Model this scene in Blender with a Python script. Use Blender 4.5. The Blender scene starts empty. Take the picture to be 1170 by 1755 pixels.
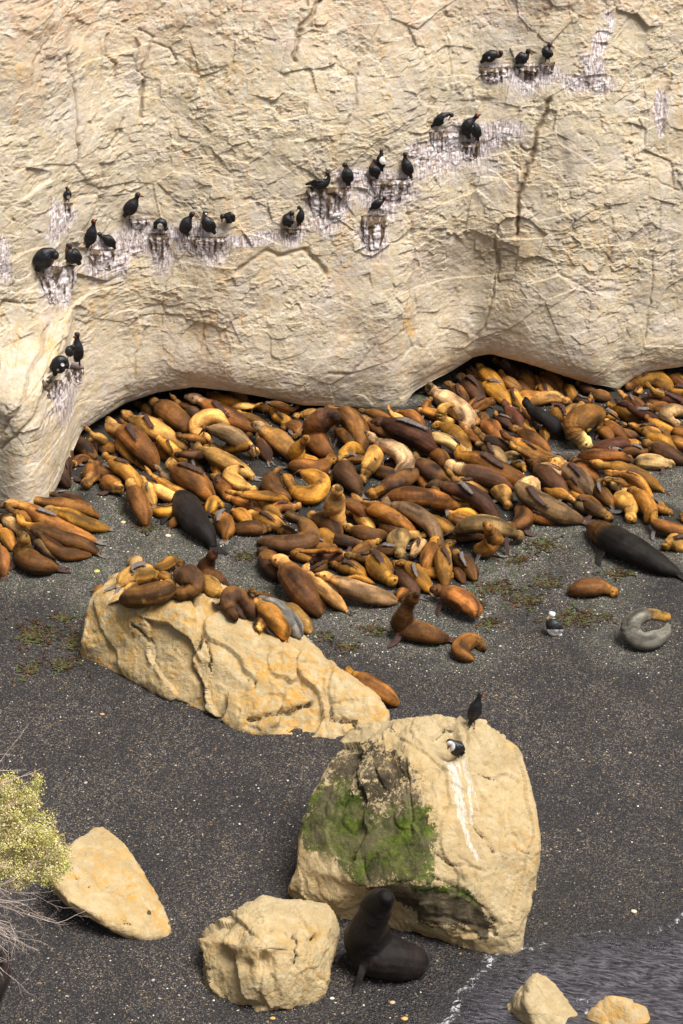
import bpy, bmesh, math, random
import numpy as np
from mathutils import Vector
from mathutils.bvhtree import BVHTree

# ------------------------------------------------------------------ camera, sky, sun, exposure
PITCH, DIST, FOC = math.radians(28.0), 70.0, 4200.0
CAM = np.array([0.0, -DIST * math.cos(PITCH), DIST * math.sin(PITCH)])
FW = np.array([0.0, math.cos(PITCH), -math.sin(PITCH)])
RT = np.array([1.0, 0.0, 0.0])
UP = np.array([0.0, math.sin(PITCH), math.cos(PITCH)])
sc = bpy.context.scene
col = sc.collection
cd = bpy.data.cameras.new("camera")
cam = bpy.data.objects.new("camera", cd)
col.objects.link(cam)
cam.location = CAM
cam.rotation_euler = (math.radians(90) - PITCH, 0, 0)
cd.sensor_fit = 'VERTICAL'
cd.angle = 2 * math.atan(877.5 / FOC)
cd.clip_start, cd.clip_end = 0.5, 3000
sc.camera = cam
SUN_EL, SUN_AZ = math.radians(65), math.radians(60)      # azimuth measured from behind the camera towards +X
w = bpy.data.worlds.new("World")
sc.world = w
w.use_nodes = True
nt = w.node_tree
sky = nt.nodes.new('ShaderNodeTexSky')
sky.sky_type = 'NISHITA'
sky.sun_disc = False
sky.sun_elevation = SUN_EL
sky.sun_rotation = math.radians(180) - SUN_AZ
sky.dust_density, sky.air_density = 4.0, 1.0
hs = nt.nodes.new('ShaderNodeHueSaturation')
hs.inputs['Saturation'].default_value = 0.35
nt.links.new(sky.outputs[0], hs.inputs['Color'])
nt.links.new(hs.outputs[0], nt.nodes['Background'].inputs[0])
nt.nodes['Background'].inputs[1].default_value = 0.08
sl = bpy.data.lights.new("sun", 'SUN')
sl.energy, sl.angle, sl.color = 4.3, math.radians(32), (1.0, 0.95, 0.88)
so = bpy.data.objects.new("sun", sl)
col.objects.link(so)
sd = Vector((math.sin(SUN_AZ) * math.cos(SUN_EL), -math.cos(SUN_AZ) * math.cos(SUN_EL), math.sin(SUN_EL)))
so.rotation_euler = sd.to_track_quat('Z', 'Y').to_euler()
so.location = sd * 60
sc.view_settings.view_transform = 'Standard'
sc.view_settings.look = 'None'
sc.view_settings.exposure = 0.32
sc.view_settings.gamma = 1.0

# ------------------------------------------------------------------ helpers
def tag(o, label=None, cat=None, group=None, kind=None):
    for k, v in (('label', label), ('category', cat), ('group', group), ('kind', kind)):
        if v:
            o[k] = v
    return o

def ray(px, py):
    d = FW + (px - 585) / FOC * RT - (py - 877.5) / FOC * UP
    return d

def project(P):
    q = P - CAM
    z = q @ FW
    return 585 + FOC * (q @ RT) / z, 877.5 - FOC * (q @ UP) / z, z

SN = np.array([-0.54, 0.84])
def shore_d(x, y):
    return (x - 1.3) * SN[0] + (y + 22.6) * SN[1] - 1.15 * np.exp(-((x - 3.7) ** 2 + (y + 19.9) ** 2) / 4.5)

def ghash(ix, iy, iz, seed):
    h = (ix.astype(np.int64) * 374761393 + iy.astype(np.int64) * 668265263 + iz.astype(np.int64) * 2147483647 + seed * 1274126177) & 0xFFFFFFFF
    h = ((h ^ (h >> 13)) * 1274126177) & 0xFFFFFFFF
    h = ((h ^ (h >> 15)) * 2246822519) & 0xFFFFFFFF
    return ((h ^ (h >> 16)) & 0xFFFFFF) / float(0xFFFFFF)

def vnoise(P, s, seed=0):
    """value noise -1..1, s = scale (cells per metre; scalar or triple)"""
    Q = P * np.asarray(s, float)
    I = np.floor(Q)
    F = Q - I
    F = F * F * F * (F * (F * 6 - 15) + 10)
    I = I.astype(np.int64)
    r = np.zeros(len(P))
    for dx in (0, 1):
        wx = F[:, 0] if dx else 1 - F[:, 0]
        for dy in (0, 1):
            wy = F[:, 1] if dy else 1 - F[:, 1]
            for dz in (0, 1):
                wz = F[:, 2] if dz else 1 - F[:, 2]
                r += wx * wy * wz * ghash(I[:, 0] + dx, I[:, 1] + dy, I[:, 2] + dz, seed)
    return r * 2 - 1

def fbm(P, s, octv=4, seed=0, gain=0.5):
    s = np.asarray(s, float)
    a, t, r = 1.0, 0.0, np.zeros(len(P))
    for i in range(octv):
        r += a * vnoise(P + 13.7 * i, s * 2 ** i, seed + i * 17)
        t += a
        a *= gain
    return r / t

def ridged(P, s, octv=4, seed=0):
    s = np.asarray(s, float)
    a, t, r = 1.0, 0.0, np.zeros(len(P))
    for i in range(octv):
        r += a * (1 - np.abs(vnoise(P + 7.7 * i, s * 2 ** i, seed + i * 13)) * 2)
        t += a
        a *= 0.5
    return r / t

def facets(U, V, su, sv, seed, tilt=0.9):
    """cellular slabs with their own height and tilt: broken rock faces. returns height -1..1, distance to the crack"""
    u, v = U * su, V * sv
    iu, iv = np.floor(u).astype(np.int64), np.floor(v).astype(np.int64)
    z = np.zeros_like(iu)
    best = np.full(len(u), 1e9); sec = np.full(len(u), 1e9); h = np.zeros(len(u))
    for du in (-1, 0, 1):
        for dv in (-1, 0, 1):
            cu, cv = iu + du, iv + dv
            pu = cu + 0.1 + 0.8 * ghash(cu, cv, z, seed)
            pv = cv + 0.1 + 0.8 * ghash(cu, cv, z, seed + 1)
            d = np.hypot(u - pu, v - pv)
            k = ghash(cu, cv, z, seed + 2) * 2 - 1
            tu = (ghash(cu, cv, z, seed + 3) * 2 - 1) * tilt
            tv = (ghash(cu, cv, z, seed + 4) * 2 - 1) * tilt
            hh = k * 0.5 + tu * (u - pu) + tv * (v - pv)
            m = d < best
            sec = np.where(m, best, np.minimum(sec, d))
            h = np.where(m, hh, h)
            best = np.where(m, d, best)
    return h, sec - best

def sstep(a, b, x):
    t = np.clip((x - a) / (b - a), 0, 1)
    return t * t * (3 - 2 * t)

def ground_z(x, y):
    x = np.asarray(x, float); y = np.asarray(y, float)
    d = shore_d(x, y)
    z = np.where(d > 0, 0.038 * d, 0.13 * d)
    sh = np.shape(z)
    P = np.stack([np.ravel(x) * np.ones(z.size), np.ravel(y) * np.ones(z.size), np.zeros(z.size)], 1)
    n = 0.05 * vnoise(P, 0.35, 5) + 0.02 * vnoise(P, 1.1, 6) + 0.014 * vnoise(P, 2.6, 7)
    return z + n.reshape(sh) * np.clip(d * 0.25, 0.0, 1)

_GX, _GY, _GS = -16.0, -30.0, 0.1
_gx, _gy = np.meshgrid(np.arange(_GX, 16.01, _GS), np.arange(_GY, 16.01, _GS))
_GT = ground_z(_gx, _gy).tolist()
_NXG, _NYG = len(_GT[0]), len(_GT)
def gz1(x, y):
    u, v = (x - _GX) / _GS, (y - _GY) / _GS
    i, j = int(u), int(v)
    if u < 0 or v < 0 or i >= _NXG - 1 or j >= _NYG - 1:
        return float(ground_z(x, y))
    u -= i; v -= j
    a, b = _GT[j], _GT[j + 1]
    return (a[i] * (1 - u) + a[i + 1] * u) * (1 - v) + (b[i] * (1 - u) + b[i + 1] * u) * v

def at(px, py, clear=0.0, surf=None):
    """the point on the ray through a pixel that is `clear` above the beach (or above the given BVH)"""
    d = ray(px, py)
    if surf is None:
        t = (clear - CAM[2]) / d[2]
        for _ in range(12):
            p = CAM + d * t
            t = (gz1(p[0], p[1]) + clear - CAM[2]) / d[2]
        return CAM + d * t
    t = 40.0
    while t < 95:
        p = CAM + d * t
        g = gz1(p[0], p[1])
        if p[2] < g + 6:
            h = surf.ray_cast(Vector((p[0], p[1], 12)), Vector((0, 0, -1)))
            if h[0] is not None:
                g = max(g, h[0].z)
            if p[2] - g <= clear:
                return p
        t += 0.03 if p[2] < g + 6 else 0.5
    return CAM + d * t

def mesh_obj(name, V, F, mat=None, parent=None, smooth=True):
    me = bpy.data.meshes.new(name)
    V = np.asarray(V, np.float32)
    if isinstance(F, np.ndarray):
        n, k = F.shape
        me.vertices.add(len(V)); me.vertices.foreach_set('co', V.ravel())
        me.loops.add(n * k); me.loops.foreach_set('vertex_index', F.astype(np.int32).ravel())
        me.polygons.add(n); me.polygons.foreach_set('loop_start', np.arange(0, n * k, k, dtype=np.int32))
        me.update(calc_edges=True)
    else:
        me.from_pydata([tuple(map(float, v)) for v in V], [], F)
    me.polygons.foreach_set('use_smooth', np.full(len(me.polygons), smooth))
    o = bpy.data.objects.new(name, me)
    col.objects.link(o)
    if mat:
        me.materials.append(mat)
    if parent:
        o.parent = parent
    return o

def set_attr(me, name, A):
    a = me.attributes.new(name, 'FLOAT_COLOR', 'POINT')
    B = np.ones((len(me.vertices), 4), np.float32)
    A = np.asarray(A, np.float32)
    B[:, :A.shape[1]] = A
    a.data.foreach_set('color', B.ravel())

def get_co(me):
    a = np.empty(len(me.vertices) * 3, np.float32)
    me.vertices.foreach_get('co', a)
    return a.reshape(-1, 3).astype(float)

def get_no(me):
    a = np.empty(len(me.vertices) * 3, np.float32)
    me.vertices.foreach_get('normal', a)
    return a.reshape(-1, 3).astype(float)

def grid_faces(nu, nv):
    i = np.arange(nu * nv).reshape(nv, nu)
    return np.stack([i[:-1, :-1], i[:-1, 1:], i[1:, 1:], i[1:, :-1]], -1).reshape(-1, 4)

def bvh_of(o):
    me = o.data
    return BVHTree.FromPolygons([v.co[:] for v in me.vertices], [p.vertices[:] for p in me.polygons])

_tmp = bpy.data.objects.new("work", bpy.data.meshes.new("work"))
def remeshed(V, F, voxel, smooth_iter=0):
    me = bpy.data.meshes.new("w")
    me.from_pydata([tuple(map(float, v)) for v in V], [], F)
    _tmp.data = me
    col.objects.link(_tmp)
    m = _tmp.modifiers.new('r', 'REMESH'); m.mode = 'VOXEL'; m.voxel_size = voxel
    if smooth_iter:
        s = _tmp.modifiers.new('s', 'SMOOTH'); s.iterations = smooth_iter; s.factor = 0.5
    dg = bpy.context.evaluated_depsgraph_get()
    out = bpy.data.meshes.new_from_object(_tmp.evaluated_get(dg))
    _tmp.modifiers.clear()
    col.objects.unlink(_tmp)
    _tmp.data = bpy.data.meshes.new("w2")
    bpy.data.meshes.remove(me)
    out.polygons.foreach_set('use_smooth', np.full(len(out.polygons), True))
    return out

# ------------------------------------------------------------------ materials
class NB:
    def __init__(s, name):
        s.m = bpy.data.materials.new(name); s.m.use_nodes = True
        s.t = s.m.node_tree; s.b = s.t.nodes['Principled BSDF']
    def n(s, typ, **kw):
        n = s.t.nodes.new('ShaderNode' + typ)
        for k, v in kw.items():
            if k.startswith('i_'):
                key = k[2:]; key = int(key) if key.isdigit() else key.replace('_', ' ')
                if isinstance(v, bpy.types.NodeSocket): s.t.links.new(v, n.inputs[key])
                else: n.inputs[key].default_value = v
            else: setattr(n, k, v)
        return n
    def noise(s, co, scale, detail=4, rough=0.55, vec=None, dist=0.0):
        if vec is not None:
            mp = s.n('Mapping', i_Vector=co, i_Scale=vec); co = mp.outputs[0]
        return s.n('TexNoise', i_Vector=co, i_Scale=scale, i_Detail=detail, i_Roughness=rough, i_Distortion=dist).outputs[0]
    def ramp(s, f, stops):
        r = s.n('ValToRGB', i_Fac=f); e = r.color_ramp.elements
        while len(e) < len(stops): e.new(0.5)
        for a, (p, c) in zip(e, stops):
            a.position = p; a.color = (c, c, c, 1) if not isinstance(c, tuple) else (*c, 1)
        return r.outputs[0]
    def mix(s, f, a, b, mode='MIX'):
        n = s.n('Mix', data_type='RGBA', blend_type=mode)
        for i, v in ((0, f), (6, a), (7, b)):
            if isinstance(v, bpy.types.NodeSocket): s.t.links.new(v, n.inputs[i])
            else: n.inputs[i].default_value = v if i == 0 else (*v, 1)
        return n.outputs[2]
    def math(s, op, a, b=0.0):
        n = s.n('Math', operation=op)
        for i, v in ((0, a), (1, b)):
            if isinstance(v, bpy.types.NodeSocket): s.t.links.new(v, n.inputs[i])
            else: n.inputs[i].default_value = v
        return n.outputs[0]
    def bump(s, h, strength, dist, prev=None):
        n = s.n('Bump', i_Height=h, i_Strength=strength, i_Distance=dist)
        if prev is not None: s.t.links.new(prev, n.inputs['Normal'])
        return n.outputs[0]
    def set(s, **kw):
        for k, v in kw.items():
            key = k.replace('_', ' ')
            if isinstance(v, bpy.types.NodeSocket): s.t.links.new(v, s.b.inputs[key])
            else: s.b.inputs[key].default_value = (*v, 1) if isinstance(v, tuple) else v
        return s.m

def mat_cliff():
    k = NB('cliff_rock'); co = k.n('NewGeometry').outputs['Position']
    wv = k.n('Mix', data_type='VECTOR', i_0=0.16, i_4=co); k.t.links.new(k.n('TexNoise', i_Vector=co, i_Scale=1.6, i_Detail=3.0).outputs[1], wv.inputs[5])
    def chips(scale, vec, mixf=0.0):
        mp = k.n('Mapping', i_Vector=wv.outputs[1], i_Scale=vec, i_Rotation=(0.25, 0.2, 0.0)).outputs[0]
        v = k.n('TexVoronoi', i_Vector=mp, i_Scale=scale); return k.n('SeparateColor', i_0=v.outputs['Color']).outputs[0]
    ch1, ch2, ch3 = chips(3.2, (1, 1, 1.7)), chips(8.0, (1, 1, 1.6)), chips(19.0, (1, 1, 1.4))
    a = k.n('Attribute', attribute_name='mask'); sp = k.n('SeparateColor', i_0=a.outputs['Color'])
    gu, oc, cr = sp.outputs
    n1 = k.noise(co, 0.55, 6, 0.6); n2 = k.noise(co, 2.6, 8, 0.65); n3 = k.noise(co, 9, 8, 0.7, dist=0.6)
    base = k.mix(k.ramp(n1, [(0.32, 0.0), (0.68, 1.0)]), (0.50, 0.43, 0.32), (0.67, 0.605, 0.495))
    base = k.mix(k.ramp(n2, [(0.35, 0.0), (0.7, 1.0)]), base, (0.60, 0.49, 0.31))
    base = k.mix(k.math('MULTIPLY', k.ramp(ch1, [(0.0, 1.0), (0.5, 0.0)]), 0.22), base, (0.42, 0.35, 0.25))
    base = k.mix(k.math('MULTIPLY', k.ramp(ch2, [(0.6, 0.0), (1.0, 1.0)]), 0.40), base, (0.82, 0.75, 0.62))
    st = k.noise(co, 1.0, 6, 0.65, vec=(0.6, 0.6, 1.4))
    base = k.mix(k.math('MULTIPLY', k.ramp(st, [(0.5, 0.0), (0.72, 1.0)]), 0.45), base, (0.40, 0.33, 0.235))
    base = k.mix(k.math('MULTIPLY', k.ramp(n3, [(0.42, 1.0), (0.55, 0.0)]), 0.35), base, (0.40, 0.315, 0.21))
    base = k.mix(k.math('MULTIPLY', k.ramp(n3, [(0.58, 0.0), (0.7, 1.0)]), 0.5), base, (0.78, 0.70, 0.56))
    base = k.mix(k.math('MULTIPLY', k.ramp(k.noise(co, 0.42, 7, 0.68, vec=(1.3, 1, 0.8)), [(0.50, 0.0), (0.60, 1.0)]), 0.42), base, (0.40, 0.355, 0.30))
    base = k.mix(k.math('MULTIPLY', k.ramp(k.noise(co, 0.8, 8, 0.72, vec=(1.6, 1, 0.45), dist=0.6), [(0.55, 0.0), (0.66, 1.0)]), 0.5), base, (0.62, 0.42, 0.22))
    on = k.noise(co, 3.3, 6, 0.7, vec=(1.4, 1, 0.5), dist=0.9)
    om = k.math('MULTIPLY', k.math('ADD', k.math('MULTIPLY', oc, 0.9), 0.22), k.ramp(on, [(0.50, 0.0), (0.68, 1.0)]))
    base = k.mix(k.math('MULTIPLY', k.ramp(k.noise(co, 0.9, 7, 0.7, dist=0.4), [(0.50, 0.0), (0.66, 1.0)]), 0.45), base, (0.58, 0.50, 0.47))
    base = k.mix(k.math('MINIMUM', om, 0.75), base, (0.62, 0.36, 0.10))
    sz = k.n('SeparateXYZ', i_0=co).outputs[2]
    band = k.math('MULTIPLY', k.ramp(k.math('MULTIPLY', k.math('ADD', sz, k.math('MULTIPLY', n1, 2.4)), 0.05), [(0.62, 0.0), (0.70, 0.8)]), k.ramp(n2, [(0.42, 0.0), (0.6, 0.75)]))
    base = k.mix(band, base, (0.55, 0.36, 0.245))
    dr = k.noise(co, 3.0, 8, 0.75, vec=(5.0, 3.0, 0.9), dist=0.3)
    gm = k.math('MULTIPLY', gu, k.ramp(dr, [(0.37, 0.0), (0.47, 1.0)]))
    gc = k.mix(k.ramp(k.noise(co, 6, 6, 0.7, vec=(3, 1, 0.8)), [(0.42, 0.0), (0.56, 1.0)]), (0.27, 0.18, 0.17), (0.82, 0.77, 0.79))
    base = k.mix(k.math('MINIMUM', gm, 0.92), base, gc)
    base = k.mix(k.math('MULTIPLY', cr, 0.75), base, (0.17, 0.12, 0.07))
    rz = k.ramp(k.math('ADD', k.math('MULTIPLY', sz, 0.1), k.math('MULTIPLY', k.noise(co, 0.7, 4), 0.5)), [(0.35, 0.15), (0.65, 1.0)])
    pt = k.ramp(k.noise(co, 1.3, 5, 0.6), [(0.44, 0.0), (0.58, 1.0)])
    b = k.bump(ch2, 1.0, 0.05); b.node.inputs[0].default_value = 1.0; k.t.links.new(k.math('MULTIPLY', rz, pt), b.node.inputs[0])
    b3 = k.bump(ch3, 0.6, 0.02, b); k.t.links.new(k.math('MULTIPLY', rz, 0.8), b3.node.inputs[0])
    b = k.bump(k.noise(co, 6, 10, 0.7), 0.32, 0.05, b3)
    b = k.bump(k.noise(co, 26, 6, 0.7), 0.7, 0.018, b)
    return k.set(Base_Color=base, Roughness=0.92, Normal=b)

def mat_boulder():
    k = NB('boulder_rock'); co = k.n('NewGeometry').outputs['Position']
    a = k.n('Attribute', attribute_name='mask'); sp = k.n('SeparateColor', i_0=a.outputs['Color'])
    gu, al, bk = sp.outputs; oc = a.outputs['Alpha']
    n1 = k.noise(co, 0.9, 6, 0.6); n2 = k.noise(co, 3.5, 8, 0.65, dist=0.5); n3 = k.noise(co, 11, 8, 0.7, dist=0.8)
    base = k.mix(k.ramp(n1, [(0.35, 0.0), (0.65, 1.0)]), (0.46, 0.345, 0.175), (0.56, 0.44, 0.25))
    base = k.mix(k.math('MULTIPLY', k.ramp(n2, [(0.5, 0.0), (0.7, 1.0)]), 0.6), base, (0.66, 0.55, 0.37))
    base = k.mix(k.math('MULTIPLY', k.ramp(n2, [(0.33, 1.0), (0.45, 0.0)]), 0.5), base, (0.36, 0.27, 0.14))
    om = k.math('MULTIPLY', oc, k.ramp(k.noise(co, 3.0, 8, 0.7, dist=1.2), [(0.44, 0.0), (0.60, 1.0)]))
    base = k.mix(k.math('MULTIPLY', om, 0.9), base, (0.56, 0.285, 0.035))
    base = k.mix(k.math('MULTIPLY', k.ramp(n3, [(0.33, 1.0), (0.39, 0.0)]), 0.6), base, (0.20, 0.14, 0.07))
    # dark crust and green weed
    bn = k.math('ADD', k.math('MULTIPLY', k.noise(co, 2.6, 10, 0.72, dist=0.5), 0.45), k.math('MULTIPLY', k.noise(co, 11.0, 10, 0.75, dist=0.6), 0.55))
    bm = k.ramp(k.math('ADD', bk, k.math('MULTIPLY', k.math('SUBTRACT', bn, 0.5), 6.5)), [(0.48, 0.0), (0.58, 1.0)])
    base = k.mix(k.math('MULTIPLY', k.math('MULTIPLY', bm, k.ramp(bk, [(0.02, 0.0), (0.2, 1.0)])), 0.93), base, (0.022, 0.018, 0.011))
    am = k.ramp(k.math('ADD', al, k.math('MULTIPLY', k.math('SUBTRACT', bn, 0.47), 5.5)), [(0.40, 0.0), (0.52, 1.0)])
    ac = k.mix(k.ramp(k.noise(co, 1.9, 10, 0.8, dist=0.5), [(0.43, 0.0), (0.64, 1.0)]), (0.008, 0.015, 0.001), (0.105, 0.165, 0.003))
    base = k.mix(k.math('MULTIPLY', k.math('MULTIPLY', am, k.ramp(al, [(0.04, 0.0), (0.3, 1.0)])), 0.95), base, ac)
    dr = k.noise(co, 4.0, 8, 0.75, vec=(6.5, 2.0, 0.45), dist=0.3)
    gm = k.ramp(k.math('ADD', gu, k.math('MULTIPLY', k.math('SUBTRACT', dr, 0.5), 3.2)), [(0.5, 0.0), (0.72, 1.0)])
    base = k.mix(k.math('MULTIPLY', gm, k.ramp(gu, [(0.05, 0.0), (0.5, 0.72)])), base, (0.80, 0.76, 0.72))
    base = k.mix(k.math('MULTIPLY', k.ramp(k.noise(co, 1.7, 7, 0.7), [(0.42, 1.0), (0.6, 0.0)]), 0.30), base, (0.33, 0.26, 0.16))
    b = k.bump(k.noise(co, 4, 10, 0.68, dist=0.4), 0.85, 0.12)
    b = k.bump(k.noise(co, 22, 8, 0.72), 0.6, 0.02, b)
    return k.set(Base_Color=base, Roughness=0.85, Normal=b, Specular_IOR_Level=0.25)

def mat_ground():
    k = NB('pebble_beach'); co = k.n('NewGeometry').outputs['Position']
    a = k.n('Attribute', attribute_name='mask'); sp = k.n('SeparateColor', i_0=a.outputs['Color'])
    her, wet, weed = sp.outputs
    fl = k.n('Mapping', i_Vector=co, i_Scale=(1, 1, 0.2)).outputs[0]
    v1 = k.n('TexVoronoi', i_Vector=fl, i_Scale=26.0, i_Randomness=1.0); v2 = k.n('TexVoronoi', i_Vector=fl, i_Scale=46.0)
    r1 = k.n('SeparateColor', i_0=v1.outputs['Color']).outputs[0]; r2 = k.n('SeparateColor', i_0=v2.outputs['Color'])
    c1 = k.ramp(r1, [(0.0, (0.010, 0.010, 0.012)), (0.42, (0.024, 0.022, 0.025)), (0.66, (0.05, 0.046, 0.05)), (0.84, (0.14, 0.12, 0.105)), (0.95, (0.38, 0.27, 0.15))])
    c2 = k.ramp(r2.outputs[0], [(0.0, (0.006, 0.006, 0.008)), (0.45, (0.022, 0.021, 0.026)), (0.72, (0.075, 0.068, 0.07)), (0.84, (0.24, 0.18, 0.12)), (0.92, (0.70, 0.60, 0.46))])
    c = k.mix(k.ramp(k.noise(co, 9, 3), [(0.4, 0.0), (0.6, 1.0)]), c1, c2)
    lg = k.ramp(r2.outputs[1], [(0.0, (0.010, 0.010, 0.011)), (0.40, (0.042, 0.041, 0.042)), (0.70, (0.12, 0.115, 0.11)), (0.86, (0.50, 0.47, 0.42))])
    n1 = k.noise(co, 1.4, 6, 0.7)
    hm = k.ramp(k.math('ADD', her, k.math('MULTIPLY', k.math('SUBTRACT', n1, 0.5), 0.9)), [(0.25, 0.0), (0.8, 0.55)])
    c = k.mix(hm, c, lg)
    wm = k.math('MULTIPLY', weed, k.ramp(k.noise(co, 3.2, 9, 0.8, dist=0.6), [(0.47, 0.0), (0.60, 1.0)]))
    c = k.mix(k.math('MULTIPLY', wm, 0.6), c, k.mix(r1, (0.020, 0.030, 0.008), (0.09, 0.14, 0.018)))
    wb = k.math('MULTIPLY', weed, k.ramp(k.noise(co, 2.1, 9, 0.8), [(0.58, 0.0), (0.66, 1.0)]))
    c = k.mix(k.math('MULTIPLY', wb, 0.8), c, (0.075, 0.042, 0.018))
    c = k.mix(k.math('MULTIPLY', k.ramp(k.noise(co, 0.5, 5, 0.6), [(0.35, 0.80), (0.65, 0.50)]), k.math('SUBTRACT', 1.0, k.math('MULTIPLY', hm, 1.1))), c, (0.009, 0.008, 0.011))
    c = k.mix(k.math('MULTIPLY', k.ramp(a.outputs['Alpha'], [(0.25, 0.0), (0.8, 1.0)]), 0.85), c, (0.012, 0.009, 0.006))  # painted shade on the shingle between packed bodies
    dg = k.ramp(k.noise(co, 1.3, 8, 0.75, vec=(1.0, 0.35, 1), dist=0.8), [(0.36, 0.45), (0.52, 0.0)])
    c = k.mix(dg, c, (0.010, 0.009, 0.010))
    c = k.mix(k.math('MULTIPLY', wet, 0.45), c, (0.012, 0.012, 0.014))
    rough = k.math('SUBTRACT', 0.75, k.math('MULTIPLY', wet, 0.45))
    b = k.bump(v1.outputs['Distance'], 1.0, 0.022)
    b = k.bump(v2.outputs['Distance'], 0.7, 0.012, b)
    b = k.bump(k.noise(co, 5, 5, 0.7), 0.6, 0.10, b)
    b = k.bump(k.noise(co, 1.6, 4, 0.6, vec=(1, .5, 1)), 0.3, 0.15, b)
    return k.set(Base_Color=c, Roughness=rough, Normal=b)

def mat_water():
    k = NB('shallow_water'); co = k.n('NewGeometry').outputs['Position']
    a = k.n('Attribute', attribute_name='mask'); sp = k.n('SeparateColor', i_0=a.outputs['Color'])
    edge, foam, _ = sp.outputs
    fn = k.noise(co, 6, 9, 0.8, dist=1.0)
    fm = k.ramp(k.math('ADD', foam, k.math('MULTIPLY', k.math('SUBTRACT', fn, 0.5), 2.0)), [(0.62, 0.0), (0.78, 1.0)])
    n = k.noise(k.n('Mapping', i_Vector=co, i_Rotation=(0, 0, 0.22)).outputs[0], 4.2, 8, 0.66, vec=(1, 4.2, 1), dist=0.5)
    c = k.mix(k.ramp(n, [(0.40, 0.0), (0.62, 1.0)]), (0.014, 0.014, 0.018), (0.14, 0.13, 0.15))  # pale streaks painted in for sky reflection on the ripples
    c = k.mix(k.math('MULTIPLY', fm, 0.8), c, (0.72, 0.72, 0.74))
    al = k.math('MAXIMUM', k.ramp(k.math('ADD', edge, k.math('MULTIPLY', k.math('SUBTRACT', fn, 0.5), 0.5)), [(0.0, 0.10), (0.6, 0.88)]), fm)
    b = k.bump(k.noise(co, 4.5, 8, 0.7, vec=(1, 2.6, 1), dist=0.8), 0.75, 0.07)
    b = k.bump(k.noise(co, 17, 5, 0.7, vec=(1, 1.8, 1)), 0.5, 0.02, b)
    return k.set(Base_Color=c, Roughness=k.math('ADD', 0.09, k.math('MULTIPLY', fm, 0.6)), Alpha=al, Normal=b, IOR=1.33)

def mat_vc(name, rough, bscale=0, bstr=0.3, bd=0.01, sheen=0.0, spec=0.5, var=0.0, vs=30):
    k = NB(name); co = k.n('NewGeometry').outputs['Position']
    c = k.n('Attribute', attribute_name='col').outputs['Color']
    if var:
        c = k.mix(k.ramp(k.math('ADD', k.math('MULTIPLY', k.noise(co, vs, 8, 0.75), 0.6), k.math('MULTIPLY', k.noise(co, vs * .22, 4, 0.6), 0.4)), [(0.36, 0.0), (0.64, 1.0)]), k.mix(var, c, (0, 0, 0)), k.mix(1.0, c, (1 + var, 1 + var, 1 + var), 'MULTIPLY'))
    kw = dict(Base_Color=c, Roughness=rough, Specular_IOR_Level=spec, Sheen_Weight=sheen)
    if bscale:
        kw['Normal'] = k.bump(k.noise(co, bscale, 6, 0.7), bstr, bd)
    return k.set(**kw)

M_CLIFF, M_ROCK, M_GROUND, M_WATER = mat_cliff(), mat_boulder(), mat_ground(), mat_water()
M_FUR = mat_vc('sea_lion_fur', 0.66, 34, 0.8, 0.014, 0.04, 0.22, var=0.40, vs=18)
M_FUR.node_tree.nodes['Principled BSDF'].inputs['Sheen Tint'].default_value = (1.0, .78, .5, 1)
M_FUR.node_tree.nodes['Principled BSDF'].inputs['Sheen Roughness'].default_value = .35
M_BIRD = mat_vc('feathers', 0.45, 40, 0.5, 0.01, 0.0, 0.4, var=0.15, vs=40)
M_NEST = mat_vc('nest_mud', 0.95, 20, 1.0, 0.05, var=0.3, vs=22)
M_PEB = mat_vc('loose_stone', 0.7)
M_WEED = mat_vc('seaweed_strands', 0.45)
M_BUSH = mat_vc('shrub_foliage', 0.7)
# ------------------------------------------------------------------ boulders (made first: animals rest on them)
def hull(pts):
    bm = bmesh.new()
    for p in pts:
        bm.verts.new(tuple(p))
    r = bmesh.ops.convex_hull(bm, input=bm.verts)
    for v in [v for v in bm.verts if not v.link_faces]:
        bm.verts.remove(v)
    bm.verts.index_update()
    V = [v.co.copy() for v in bm.verts]; F = [[v.index for v in f.verts] for f in bm.faces]
    bm.free()
    return V, F

def poly_d(px, py, poly):
    """signed distance in pixels to a polygon (positive inside)"""
    n = len(poly); ins = np.zeros(len(px), bool); d = np.full(len(px), 1e9)
    for i in range(n):
        x0, y0 = poly[i]; x1, y1 = poly[(i + 1) % n]
        c = ((y0 > py) != (y1 > py)) & (px < (x1 - x0) * (py - y0) / ((y1 - y0) or 1e-9) + x0)
        ins ^= c
        t = np.clip(((px - x0) * (x1 - x0) + (py - y0) * (y1 - y0)) / ((x1 - x0) ** 2 + (y1 - y0) ** 2), 0, 1)
        d = np.minimum(d, np.hypot(px - x0 - t * (x1 - x0), py - y0 - t * (y1 - y0)))
    return np.where(ins, d, -d)

def line_d(px, py, line):
    d = np.full(len(px), 1e9)
    for (x0, y0), (x1, y1) in zip(line[:-1], line[1:]):
        t = np.clip(((px - x0) * (x1 - x0) + (py - y0) * (y1 - y0)) / ((x1 - x0) ** 2 + (y1 - y0) ** 2 + 1e-9), 0, 1)
        d = np.minimum(d, np.hypot(px - x0 - t * (x1 - x0), py - y0 - t * (y1 - y0)))
    return d

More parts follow.
